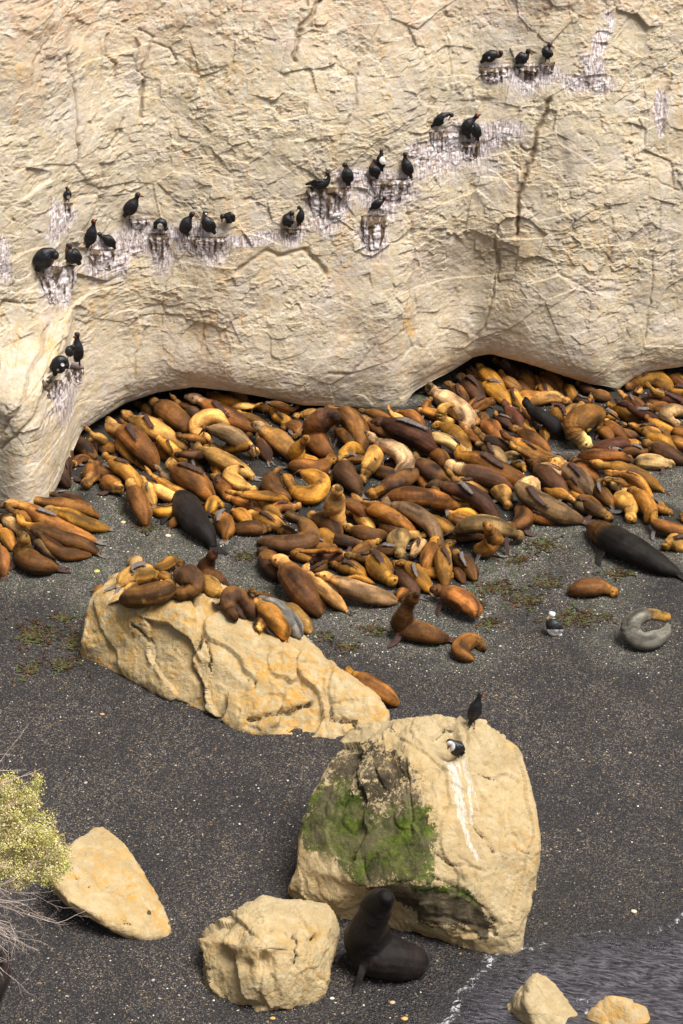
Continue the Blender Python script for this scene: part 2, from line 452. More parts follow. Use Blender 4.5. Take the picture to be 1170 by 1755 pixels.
def boulder(hulls, label, voxel=0.035, smooth=6, amp=1.0, cracks=(), algae=None, black=(), guano=(), pits=(), ochre=0.6, seed=1, dents=()):
    VV, FF = [], []
    for pts in hulls:
        P = []
        for q in pts:
            if len(q) == 4:       # (px, py, h, back): hidden far-side point pushed back from the camera
                p = at(q[0], q[1], q[2]); P.append(p + np.array([0, q[3], 0]))
            else:
                p = at(*q); P.append(p)
                if q[2] > 0.25 and (len(pts) < 5 or q[2] > 0.9):
                    P.append(np.array([p[0], p[1] + 0.9, float(ground_z(p[0], p[1])) - 0.3]))
                if q[2] <= 0.01:
                    P.append(p + np.array([0, 0.1, -0.35]))
        V, F = hull(P)
        b = len(VV); VV += V; FF += [[i + b for i in f] for f in F]
    me = remeshed(VV, FF, voxel * 2.2, smooth)
    n0 = me
    # second, finer pass keeps the rounded form and gives enough vertices for the relief
    V0 = get_co(n0); F0 = [list(p.vertices) for p in n0.polygons]
    me = remeshed(V0, F0, voxel, 2)
    P, N = get_co(me), get_no(me)
    q = P + 100 * seed
    # broken planes: facets along the dominant axes
    wv = 0.35 * np.stack([vnoise(q, 1.3, 3), vnoise(q, 1.3, 4), vnoise(q, 1.3, 5)], 1)
    qq = q + wv
    U = qq[:, 0] + 0.4 * qq[:, 1]; W = qq[:, 2] - 0.6 * qq[:, 1]
    f1, _ = facets(U, W, 0.8, 0.9, 40 + seed, 0.9)
    f2, e2 = facets(U, W, 2.4, 2.8, 60 + seed, 0.8)
    f3, e3 = facets(U * 0.9 + W * .3, W - .3 * U, 7, 8, 80 + seed, 0.8)
    patch = sstep(-0.1, 0.5, fbm(q, 0.9, 3, 31))
    D = 0.10 * fbm(q, 0.8, 4, 11) + 0.13 * f1 + 0.06 * f2 * (0.35 + patch) + 0.024 * f3 * patch + 0.045 * fbm(q, 3, 5, 21) * (0.4 + patch) + 0.018 * fbm(q, 14, 3, 25)
    rg = ridged(q, (1.0, 1.0, 1.0), 3, 77)
    D -= 0.05 * sstep(0.62, 0.85, rg)
    px, py, _z = project(P)
    facing = np.einsum('ij,ij->i', N, P - CAM) < 0
    crk = np.zeros(len(P))
    wob = 4 * vnoise(q, 3.0, 91); wob2 = 4 * vnoise(q, 3.0, 92)
    for line, wd, dp in cracks:
        d = line_d(px + wob, py + wob2, line)
        g = np.exp(-(d / (wd * .75)) ** 2) * facing * np.clip(.75 + .9 * vnoise(q, 2.3, 95), 0.05, 1)
        D -= dp * g * .8
        crk = np.maximum(crk, g * 0.8)
    for x, y, r, dp in dents:
        D -= dp * np.exp(-(((px - x) ** 2 + (py - y) ** 2) / r ** 2)) * facing
    for x, y, r in pits:
        g = np.exp(-(((px - x) ** 2 + (py - y) ** 2) / r ** 2)) * facing
        D -= 0.10 * g
        crk = np.maximum(crk, sstep(0.4, 0.9, g) * 0.9)
    P2 = P + N * (D * amp)[:, None]
    me.vertices.foreach_set('co', P2.astype(np.float32).ravel())
    me.update()
    G = np.zeros(len(P)); A = np.zeros(len(P)); B = crk * 1.0
    wx = 10 * vnoise(q, 1.6, 55); wy = 10 * vnoise(q, 1.6, 56)
    if algae:
        for poly, amt, soft in algae:
            A = np.maximum(A, amt * sstep(-soft, soft, poly_d(px + wx, py + wy, poly)) * facing)
    for poly, amt, soft in black:
        B = np.maximum(B, amt * sstep(-soft, soft, poly_d(px + wx, py + wy, poly)) * facing)
    for line, wd, amt in guano:
        G = np.maximum(G, amt * np.exp(-(line_d(px, py, line) / wd) ** 2) * facing)
    oc = np.clip(ochre + 0.6 * vnoise(q, 0.7, 99), 0, 1)
    for x, y, r in pits:
        oc = np.maximum(oc, 1.2 * np.exp(-(((px - x) ** 2 + (py - y) ** 2) / (r * 3.4) ** 2)))
    set_attr(me, 'mask', np.stack([G, A, B, oc], 1))
    me.materials.append(M_ROCK)
    o = bpy.data.objects.new('boulder', me); col.objects.link(o)
    tag(o, label, 'boulder')
    return o

big = boulder([[(600, 1250, 2.7), (655, 1236, 3.1), (700, 1229, 3.4), (770, 1227, 3.5), (835, 1230, 3.5), (690, 1275, 3.3), (572, 1290, 2.5), (855, 1262, 3.1), (895, 1290, 2.8),
                (908, 1350, 2.4), (922, 1400, 2.0), (924, 1450, 1.7), (916, 1500, 1.2), (905, 1560, 0.6), (884, 1632, 0.0), (840, 1630, 0), (800, 1612, 0), (740, 1590, 0.05),
                (540, 1350, 1.9), (515, 1410, 1.5), (508, 1440, 1.2), (735, 1400, 2.7), (735, 1502, 1.75), (700, 1508, 1.7), (640, 1525, 1.3), (505, 1480, .9), (600, 1575, 0.0),
                (800, 1500, 1.75), (760, 1330, 3.1), (850, 1560, 1.0), (880, 1600, 0.45)],
               [(508, 1475, 0.9), (488, 1520, 0.45), (486, 1535, 0.15), (520, 1550, 0), (600, 1578, 0.0), (650, 1530, 1.1), (600, 1480, 1.3), (560, 1545, .55), (520, 1490, 0.95)]],
              'huge cream boulder with green weed on one face, standing at the water edge', voxel=0.034, smooth=2, amp=0.85, seed=1, ochre=0.12,
              cracks=[([(690, 1270), (697, 1330), (703, 1390), (706, 1430)], 3, .06), ([(660, 1248), (690, 1262)], 2.5, .06),
                      ([(738, 1262), (760, 1248), (790, 1245)], 3, .10), ([(735, 1462), (770, 1478), (820, 1490)], 3, .10), ([(806, 1315), (835, 1330), (860, 1342)], 3, .08),
                      ([(800, 1410), (830, 1440), (845, 1460)], 4, .10), ([(872, 1448), (905, 1466)], 2.5, .06), ([(880, 1330), (895, 1342)], 3, .05),
                      ([(542, 1352), (556, 1352)], 3, .08), ([(600, 1330), (640, 1340), (690, 1380)], 4, .04),
                      ([(660, 1515), (735, 1504), (800, 1535), (850, 1580)], 4, .06), ([(680, 1560), (760, 1575), (850, 1595)], 5, .08)],
              dents=[(768, 1276, 24, .5), (650, 1560, 45, .28), (760, 1545, 30, .10)],
              algae=[([(560, 1345), (600, 1350), (640, 1400), (690, 1390), (733, 1385), (735, 1498), (690, 1508), (615, 1512), (590, 1480), (545, 1440), (520, 1440), (515, 1410)], 1.0, 28),
                     ([(700, 1515), (740, 1508), (800, 1530), (815, 1550), (720, 1530)], 0.6, 10)],
              black=[([(585, 1290), (690, 1290), (725, 1390), (700, 1440), (640, 1420), (560, 1400), (545, 1350)], 0.80, 26),
                     ([(530, 1395), (600, 1400), (720, 1440), (725, 1490), (620, 1505), (575, 1460)], 0.30, 14),
                     ([(625, 1527), (690, 1514), (740, 1510), (800, 1533), (850, 1578), (835, 1598), (760, 1585), (690, 1570), (640, 1555)], 1.25, 9), ([(700, 1565), (850, 1590), (800, 1600), (720, 1585)], .6, 7)],
              guano=[([(764, 1292), (776, 1335), (786, 1400), (800, 1445), (818, 1472)], 5, .85), ([(772, 1300), (786, 1350), (794, 1410)], 6, .9), ([(782, 1300), (790, 1330)], 5, .7), ([(795, 1300), (803, 1345), (806, 1415)], 4, .75), ([(800, 1320), (812, 1365), (821, 1412)], 2.5, .65), ([(768, 1300), (772, 1350)], 3, .5)])
slab = boulder([[(163, 1012, 1.25), (205, 1032, 1.6), (300, 1044, 1.75), (350, 1034, 1.8), (420, 1075, 1.5), (138, 1100, .45), (142, 1126, 0), (180, 1136, 0.02), (245, 1178, 0.0), (330, 1215, 0), (430, 1256, 0),
                 (200, 985, 1.3), (330, 988, 1.5), (430, 1025, 1.3), (470, 1040, 1.1), (150, 1035, 1.1), (480, 1240, .3), (500, 1115, 1.25)],
                [(420, 1075, 1.5), (500, 1108, 1.25), (540, 1130, 1.0), (575, 1145, .85), (430, 1256, 0), (500, 1262, 0), (545, 1255, 0), (520, 1090, .85), (440, 1040, 1.2), (590, 1200, .5)],
                [(540, 1130, 1.0), (590, 1160, .75), (640, 1195, .45), (662, 1222, .3), (660, 1240, .1), (575, 1266, 0), (500, 1262, 0), (640, 1255, 0)]],
               'long ochre-stained slab of fallen rock with sea lions piled along its top', voxel=0.034, smooth=5, seed=2, ochre=0.85,
               cracks=[([(350, 1080), (328, 1130), (342, 1175), (350, 1205)], 5, .16), ([(352, 1100), (362, 1150)], 4, .08), ([(430, 1235), (500, 1215), (530, 1202)], 6, .22), ([(565, 1235), (610, 1238), (600, 1256)], 4, .10),
                       ([(225, 1070), (260, 1105), (265, 1140)], 4, .06), ([(560, 1180), (566, 1230)], 4, .07), ([(300, 1110), (285, 1140)], 4, .05)],
               dents=[(345, 1150, 18, .18), (225, 1110, 35, .12), (500, 1235, 30, .12), (180, 1120, 18, .15)],
               pits=[(606, 1243, 4), (437, 1168, 2.5), (425, 1162, 2)])
flat = boulder([[(176, 1410, .75), (125, 1436, .9), (92, 1485, 1.0), (216, 1440, .6), (246, 1490, .45), (276, 1548, .25), (294, 1590, .08), (290, 1606, 0), (255, 1612, 0), (232, 1606, 0.02), (190, 1590, .35),
                 (172, 1564, .6), (120, 1548, .8), (92, 1515, .95), (80, 1500, .9), (180, 1480, .85)]],
               'flat smooth pale boulder with orange spots beside the yellow shrub', voxel=0.026, smooth=8, amp=0.45, seed=3, ochre=0.55,
               pits=[(256, 1564, 6), (131, 1506, 4), (183, 1520, 2.5), (152, 1519, 2), (237, 1480, 2)], cracks=[([(210, 1583), (245, 1590), (288, 1585)], 4, .07)],
               dents=[(225, 1512, 16, .08), (205, 1525, 12, .05)])
rock4 = boulder([[(452, 1534, 1.25), (482, 1541, 1.3), (525, 1560, 1.2), (565, 1560, 1.0), (575, 1590, .8), (572, 1640, .5), (562, 1700, .1), (535, 1720, 0), (450, 1729, 0), (400, 1724, 0), (358, 1700, 0.05), (352, 1665, .2),
                  (331, 1606, .7), (355, 1592, .8), (425, 1560, 1.2), (440, 1620, 1.45), (510, 1625, 1.3), (440, 1690, .7), (345, 1635, .55)]],
                'knobbly squat cream boulder lying beside the black bull', voxel=0.028, smooth=4, amp=1.15, seed=4, ochre=0.3,
                cracks=[([(350, 1663), (365, 1665)], 4, .10), ([(505, 1590), (512, 1640), (500, 1690)], 3, .06)],
                dents=[(385, 1640, 16, .20), (455, 1650, 15, .25), (420, 1655, 9, .12), (500, 1595, 8, .1), (540, 1610, 7, .14), (460, 1588, 7, .1), (405, 1610, 12, .08)], pits=[(540, 1606, 4)])
rock5 = boulder([[(915, 1664, .85), (935, 1668, .85), (962, 1695, .6), (1000, 1742, .15), (1008, 1775, -.05), (930, 1790, 0), (860, 1738, -.02), (878, 1700, .4), (900, 1720, .7)]],
                'smooth pointed cream rock sticking out of the shallow water', voxel=0.026, smooth=5, amp=0.6, seed=5, ochre=0.1, dents=[(903, 1700, 4, .06)])
rock6 = boulder([[(1036, 1706, .6), (1064, 1708, .6), (1010, 1730, .35), (994, 1768, -.05), (1060, 1800, 0), (1170, 1780, -.05), (1128, 1728, .2), (1085, 1740, .5)]],
                'low pale rock nearly awash in the shallows, yellowish at its rim', voxel=0.026, smooth=5, amp=0.6, seed=6, ochre=0.9)
SLAB = bvh_of(slab); BIGB = bvh_of(big)

# ------------------------------------------------------------------ beach
def grid_obj(name, x0, x1, y0, y1, st, zf, mat):
    xs = np.arange(x0, x1 + st / 2, st); ys = np.arange(y0, y1 + st / 2, st)
    X, Y = np.meshgrid(xs, ys)
    Z = zf(X, Y)
    return mesh_obj(name, np.stack([X.ravel(), Y.ravel(), Z.ravel()], 1), grid_faces(len(xs), len(ys)), mat)

def far_ground(X, Y):
    return ground_z(X, Y)
xs = np.concatenate([[-1500, -300, -80, -40], np.arange(-14, 14.01, 0.08), [40, 80, 300, 1500]])
ys = np.concatenate([[-1500, -300, -90, -45], np.arange(-26, 14.01, 0.08), [20, 40, 300, 1500]])
X, Y = np.meshgrid(xs, ys)
Z = np.clip(ground_z(X, Y), -12, 2.5)
beach = mesh_obj('beach', np.stack([X.ravel(), Y.ravel(), Z.ravel()], 1), grid_faces(len(xs), len(ys)), M_GROUND)
tag(beach, kind='structure')
# ------------------------------------------------------------------ cliff
LIP = [(-420, 900, 0.0), (-150, 862, 0.0), (0, 852, 0.0), (60, 842, 0.0), (88, 826, 0.05), (108, 790, 0.25), (130, 745, .4), (165, 722, .4), (215, 691, .55), (270, 673, .75), (330, 665, .9), (400, 672, .85), (460, 684, .55), (520, 696, .3),
       (600, 698, .15), (660, 699, .05), (690, 694, .02), (712, 672, .2), (770, 640, .5), (812, 613, .95), (840, 607, 1.1), (900, 621, .95), (960, 641, .65), (1010, 659, .35), (1060, 668, 0.08),
       (1085, 650, .3), (1110, 638, .5), (1170, 630, .6), (1300, 625, .6), (1600, 640, .3)]
lw = np.array([list(at(x, y, h)) + [h] for x, y, h in LIP])
lpx = np.array([l[0] for l in LIP], float)
NU = 1240
us = np.concatenate([np.linspace(-400, -40, 90, endpoint=False), np.linspace(-40, 1210, NU - 150), np.linspace(1215, 1600, 60)])
lip = np.stack([np.interp(us, lpx, lw[:, i]) for i in range(4)], 1)
for _ in range(14):
    lip[1:-1, :] = 0.25 * lip[:-2, :] + 0.5 * lip[1:-1, :] + 0.25 * lip[2:, :]
# smooth wall line high up
ysm = lip[:, 1].copy()
for _ in range(4000):
    ysm[1:-1] = 0.25 * ysm[:-2] + 0.5 * ysm[1:-1] + 0.25 * ysm[2:]
ysm[:220] += 0.8 * np.linspace(1, 0, 220)
NZ = 800
zs = np.concatenate([np.linspace(0, 13.8, NZ - 30), np.linspace(13.85, 17, 30)])
under = [(2.6, -1.2), (2.5, -.6), (2.2, -.25), (1.7, -.06), (1.2, .02), (.8, .04), (.5, .035), (.28, .02), (.12, .005)]   # (back, up) behind the lip
rows = []
base_z = lip[:, 2]
cave = sstep(0.02, 0.35, lip[:, 3])
for bk, upz in under:
    rows.append(np.stack([lip[:, 0], lip[:, 1] + bk * cave + 0.02, base_z + upz * cave - (1 - cave) * (bk * 0.35)], 1))
for zz in zs:
    z = base_z + zz * (1 - base_z / 30)
    t = sstep(2.2, 6.5, zz)
    yb = lip[:, 1] * (1 - t) + ysm * t
    fz = float(sstep(0.8, 3.5, np.float64(zz)))
    bulge = -0.55 * (1 - np.exp(-zz / 0.45)) * ((0.4 + 0.6 * cave) * (1 - fz) + 0.75 * fz)
    lean = 0.10 * zz + 0.012 * zz * zz
    # pillar at the buttress: keeps standing forward up to its nest ledge
    pil = sstep(-60, 60, us) * (1 - sstep(128, 142, us)) * (1 - sstep(3.4, 4.6, zz + 0.0 * us)) * 0.9
    rows.append(np.stack([lip[:, 0], yb + bulge + lean - 1.7 * pil, z], 1))
rows.append(np.stack([lip[:, 0], rows[-1][:, 1] + 30, lip[:, 2] * 0 + 18.5], 1))
G = np.array(rows)
nv, nu = G.shape[:2]
du = np.gradient(G, axis=1); dv = np.gradient(G, axis=0)
N = np.cross(du, dv); N /= np.linalg.norm(N, axis=2, keepdims=True) + 1e-9
if N[nv // 2, nu // 2, 1] > 0: N = -N
P = G.reshape(-1, 3); N = N.reshape(-1, 3)
px, py, _z = project(P)
hgt = P[:, 2]
q = P.copy()
wz = 0.3 * fbm(q, 0.5, 2, 7); wx_ = 0.3 * fbm(q, 0.5, 2, 8)
U = q[:, 0] + wx_; W = q[:, 2] + wz
rug = 0.22 + 0.75 * sstep(2.2, 5.0, hgt + 1.0 * vnoise(q, 0.5, 12))          # smooth sea-worn foot, broken rock above
f0, e0 = facets(U, W, 0.42, 0.5, 5, 0.8)
f1, e1 = facets(U, W, 1.0, 1.35, 15, 0.9)
f2, e2 = facets(U * 0.95 + 0.25 * W, W - 0.1 * U, 2.6, 3.8, 25, 0.9)
f3, e3 = facets(U + 0.15 * vnoise(q, 3, 71), W, 6.5, 9.5, 35, 0.9)
f4, e4 = facets(U * 0.9 - W * 0.3, W + 0.08 * vnoise(q, 6, 72), 15, 20, 45, 0.9)
pa = sstep(-0.25, 0.35, fbm(q, 0.8, 3, 61)); pb = sstep(-0.2, 0.3, fbm(q, 1.5, 3, 62)); pc = sstep(-0.15, 0.35, fbm(q, 2.0, 4, 63))
strat = fbm(q, (0.25, 0.25, 2.4), 4, 81)
led = strat * 3.0; led = (led - np.floor(led)); led = sstep(0.0, 0.85, led) - sstep(0.9, 1.0, led)
D = 0.26 * fbm(q, 0.3, 3, 1) + 0.06 * f0 * (0.3 + 0.7 * rug) + 0.10 * f1 * (.05 + pa) * rug + 0.058 * f2 * (0.04 + pb) * rug + 0.036 * f3 * (0.04 + pc) * (0.15 + .85 * rug) + 0.014 * f4 * (.2 + pb) * rug
D += 0.03 * fbm(q, (1.1, 1.1, 1.5), 5, 2) + 0.016 * fbm(q, 9, 4, 3)  + 0.09 * (1 - rug) * fbm(q, (0.5, 0.5, 1.1), 5, 9)
top = sstep(11.0, 12.2, hgt + 0.3 * vnoise(q, .8, 64))
D += top * (0.08 * fbm(q, (1, 1, 1.6), 5, 65))
rgd = ridged(q, (0.7, 0.7, 1.1), 3, 66)
D -= 0.008 * sstep(0.75, 0.9, rgd) * rug
CR = [([(120, 95), (125, 130), (131, 200), (136, 275)], 2.2, .16, .9), ([(247, 138), (243, 165), (239, 198)], 3, .2, .8), ([(186, 58), (184, 95), (198, 110), (196, 140)], 2.5, .12, .5),
      ([(240, 50), (262, 65), (250, 95), (240, 118)], 2.5, .12, .5), ([(262, 75), (292, 85), (300, 105)], 2.2, .1, .4), ([(545, 0), (530, 25), (514, 42), (506, 70), (506, 108)], 4, .28, .6),
      ([(935, 175), (920, 225), (917, 262), (905, 292), (893, 325), (884, 400)], 4, .30, .7), ([(852, 430), (848, 480), (835, 540), (820, 580)], 2.5, .10, .4),
      ([(700, 350), (708, 430), (702, 500), (690, 570)], 2, .08, .4), ([(893, 250), (905, 260), (916, 258)], 3, .14, .8), ([(0, 528), (12, 515), (35, 520), (62, 518)], 2.5, .12, .6),
      ([(78, 560), (70, 600), (50, 640), (28, 700), (0, 745)], 3, .13, .5), ([(1150, 130), (1140, 180), (1142, 230)], 2.5, .1, .5), ([(1135, 360), (1115, 480), (1103, 600)], 2.2, .07, .3),
      ([(765, 60), (770, 100), (766, 170), (756, 200)], 2, .07, .3), ([(228, 650), (232, 610), (252, 560)], 2, .06, .3), ([(610, 110), (603, 185), (580, 240)], 2.5, .09, .3),
      ([(480, 440), (520, 425), (560, 470)], 4, .16, .2), ([(400, 470), (460, 430), (500, 440)], 4, .12, .2), ([(112, 580), (100, 640), (50, 720), (0, 770)], 3, .12, .6),
      ([(300, 440), (285, 500), (275, 560)], 2, .06, .3), ([(850, 380), (848, 430), (856, 480)], 2, .1, .5), ([(1050, 425), (1035, 455), (1025, 485)], 3, .12, .3), ([(95, 60), (55, 110), (52, 150)], 2.5, .06, .3),
      ([(172, 70), (178, 110), (176, 150)], 2, .06, .3), ([(205, 205), (198, 235), (180, 250)], 2.5, .1, .4), ([(175, 330), (178, 300), (172, 280)], 2.5, .08, .3), ([(640, 590), (600, 640), (560, 640)], 3, .06, .2),
      ([(340, 600), (350, 560), (345, 530)], 2.5, .06, .3), ([(1085, 300), (1125, 310), (1160, 330)], 2, .06, .3), ([(960, 470), (1010, 500), (1060, 500)], 3, .06, .2)]
crk = np.zeros(len(P))
w1 = 5 * vnoise(q, 1.6, 91) + 3 * vnoise(q, 5, 93); w2 = 5 * vnoise(q, 1.6, 92)
for line, wd, dp, dk in CR:
    xs_ = [a for a, b in line]; ys_ = [b for a, b in line]
    m = (px > min(xs_) - 30) & (px < max(xs_) + 30) & (py > min(ys_) - 30) & (py < max(ys_) + 30)
    d = line_d(px[m] + w1[m], py[m] + w2[m], line)
    g = np.exp(-(d / wd) ** 2)
    D[m] -= dp * g * 0.62
    crk[m] = np.maximum(crk[m], g * dk)
fade = np.ones((nv, nu)); fade[:len(under)] = 0.35; fade[len(under):len(under) + 12] *= np.linspace(.4, 1, 12)[:, None]
fade = fade.ravel()
Pn = P + N * (D * fade)[:, None]
# nests: (x, y of the rim centre, width, height in photo pixels, brownness, label)
NESTS = [(100, 452, 66, 62, .5, 'streaked nest mound under the two hunched cormorants lowest in the slanting row'), (176, 424, 44, 34, .3, 'whitened nest mound under the cormorant pair above the two hunched ones'),
         (238, 372, 36, 16, .6, 'thin dark nest shelf beneath the lone cormorant standing in profile'), (118, 344, 14, 24, .8, 'small brown nest plug under the tiny cormorant perched alone'),
         (273, 396, 38, 42, .8, 'brown straw nest holding the curled sleeping cormorant'), (357, 402, 62, 30, .35, 'wide white-streaked nest under the three cormorants in a row'),
         (500, 389, 32, 14, .8, 'small ragged nest under the hunched pair beside the overhang'), (562, 318, 78, 52, .7, 'broad dripping nest mound under the two long-tailed arched cormorants'),
         (670, 303, 74, 36, .35, 'white nest shelf under the white-breasted cormorant and its neighbours'), (640, 366, 44, 58, 1.0, 'tall brown hanging nest with one cormorant sitting on top'),
         (846, 112, 48, 26, .6, 'mauve-white nest under the crouching cormorant, first of the topmost three'), (902, 110, 44, 26, .6, 'nest clump under the middle bird of the topmost three'),
         (938, 104, 26, 18, .6, 'small nest clump under the highest cormorant on the cliff'), (763, 222, 54, 34, .4, 'whitewashed nest under the preening white-bellied cormorant'),
         (806, 240, 36, 30, .5, 'nest under the entwined cormorant pair on the whitewashed patch'), (128, 628, 34, 26, .4, 'white-streaked nest on the buttress top under the upright cormorant'),
         (94, 648, 44, 30, .9, 'dark twiggy nest on the buttress crack under the hunched cormorant')]
gu = np.zeros(len(P)); ocm = np.zeros(len(P))
gw = 7 * vnoise(q, 3.5, 94)
GP = [(100, 480, 36, 52), (175, 440, 32, 46), (118, 365, 14, 36), (240, 390, 30, 50), (275, 415, 28, 52), (350, 420, 46, 42), (300, 400, 60, 20), (500, 400, 40, 26), (565, 350, 56, 60), (660, 330, 56, 50), (640, 400, 34, 60), (480, 400, 60, 14),
      (850, 120, 34, 26), (905, 130, 60, 40), (1000, 140, 60, 26), (1025, 80, 14, 70), (1010, 110, 14, 40), (770, 250, 50, 60), (815, 240, 70, 60), (870, 220, 44, 34), (725, 260, 30, 46), (620, 300, 80, 26), (110, 675, 26, 50), (125, 640, 20, 45),
      (10, 430, 16, 60), (95, 370, 16, 60), (1135, 180, 14, 60), (200, 420, 40, 50), (420, 410, 60, 14), (1040, 30, 10, 40), (330, 400, 70, 36)]
for cx, cy, rx, ry in GP:
    dy = (py - cy)
    d = ((px + gw - cx) / rx) ** 2 + (dy / np.where(dy > 0, ry * 1.15, ry * 0.6)) ** 2
    gu = np.maximum(gu, np.clip(1.25 - 1.25 * d + .5 * vnoise(q, 2.2, 97), 0, 1))
for cx, cy, rx, ry, a in [(160, 540, 70, 30, 1), (30, 130, 30, 60, .8), (660, 120, 14, 40, 1), (700, 540, 12, 80, 1), (1150, 150, 30, 60, .8), (200, 90, 90, 40, .5), (580, 450, 60, 40, .7), (80, 600, 30, 60, 1), (350, 560, 100, 60, .5), (1000, 440, 120, 50, .5), (40, 760, 60, 60, .6), (590, 400, 30, 60, .4),
                          (20, 560, 30, 50, .9), (180, 480, 50, 60, .8), (420, 160, 120, 60, .4), (1080, 620, 90, 30, .4), (140, 20, 120, 30, .7)]:
    ocm = np.maximum(ocm, a * np.exp(-((px - cx) / rx) ** 2 - ((py - cy) / ry) ** 2))
cliff = mesh_obj('cliff', Pn, grid_faces(nu, nv), M_CLIFF)
set_attr(cliff.data, 'mask', np.stack([gu, ocm, crk], 1))
tag(cliff, kind='structure')
CL = np.ascontiguousarray(Pn.reshape(nv, nu, 3)[len(under):-1:4, ::4]).reshape(-1, 3)
r_, c_ = Pn.reshape(nv, nu, 3)[len(under):-1:4, ::4].shape[:2]
CLIFF = BVHTree.FromPolygons([tuple(v) for v in CL], [tuple(int(i) for i in f) for f in grid_faces(c_, r_)])
def cliff_hit(px, py):
    d = Vector(ray(px, py)).normalized()
    h = CLIFF.ray_cast(Vector(CAM), d)
    return np.array(h[0]) if h[0] is not None else at(px, py)
def on_plane(px, py, Yp):
    d = ray(px, py)
    return CAM + d * ((Yp - CAM[1]) / d[1])

# ------------------------------------------------------------------ swept bodies
def catmull(P, R, n):
    P = np.asarray(P, float); m = len(P)
    if m == 2:
        P = np.array([P[0], (P[0] + P[1]) / 2, P[1]]); m = 3
    Q = np.vstack([2 * P[0] - P[1], P, 2 * P[-1] - P[-2]])
    out = []
    for i in range(m - 1):
        p0, p1, p2, p3 = Q[i:i + 4]
        for t in np.linspace(0, 1, 24, endpoint=False):
            out.append(0.5 * ((2 * p1) + (-p0 + p2) * t + (2 * p0 - 5 * p1 + 4 * p2 - p3) * t * t + (-p0 + 3 * p1 - 3 * p2 + p3) * t ** 3))
    out.append(P[-1]); out = np.array(out)
    L = np.concatenate([[0], np.cumsum(np.linalg.norm(np.diff(out, axis=0), axis=1))])
    s = np.linspace(0, 1, n)
    return np.stack([np.interp(s * L[-1], L, out[:, i]) for i in range(3)], 1), L[-1]

def sweep(C, rad, side, flatv, seg=14):
    """tube round the centreline C: rad[i] sideways, rad[i]*flatv[i] along the other axis; side = reference sideways vector per sample"""
    n = len(C)
    T = np.gradient(C, axis=0); T /= np.linalg.norm(T, axis=1, keepdims=True) + 1e-9
    S = side - T * np.sum(side * T, 1)[:, None]; S /= np.linalg.norm(S, axis=1, keepdims=True) + 1e-9
    U_ = np.cross(S, T)
    a = np.linspace(0, 2 * math.pi, seg, endpoint=False)
    V = C[:, None] + rad[:, None, None] * (np.cos(a)[None, :, None] * S[:, None] + np.sin(a)[None, :, None] * U_[:, None] * flatv[:, None, None])
    V = V.reshape(-1, 3).tolist() + [C[0].tolist(), C[-1].tolist()]
    F = []
    for i in range(n - 1):
        for j in range(seg):
            k = (j + 1) % seg
            F.append((i * seg + j, i * seg + k, (i + 1) * seg + k, (i + 1) * seg + j))
    c0, c1 = n * seg, n * seg + 1
    for j in range(seg):
        k = (j + 1) % seg
        F.append((c0, k, j)); F.append((c1, (n - 1) * seg + j, (n - 1) * seg + k))
    return V, F

PS = [0, .02, .05, .09, .13, .18, .24, .31, .40, .50, .62, .73, .83, .91, .96, 1]
PR = [.17, .26, .31, .50, .55, .46, .54, .76, .94, 1.0, .99, .95, .86, .66, .47, .28]
PB = [.19, .29, .37, .54, .62, .72, .80, .96, 1.0, .97, .90, .80, .68, .50, .36, .22]     # bull: thick maned neck
PAL = dict(g=(.34, .150, .022), t=(.38, .195, .048), b=(.105, .043, .010), r=(.170, .065, .013), m=(.070, .024, .011), d=(.060, .026, .011), k=(.012, .008, .007), s=(.125, .112, .105), y=(.165, .098, .042), c=(.46, .285, .125))
WORD = dict(g='ginger', t='golden tan', b='brown', r='reddish brown', m='maroon brown', d='dark brown', k='blackish', s='slate grey', y='grey-brown', c='cream')
rng = random.Random(7)

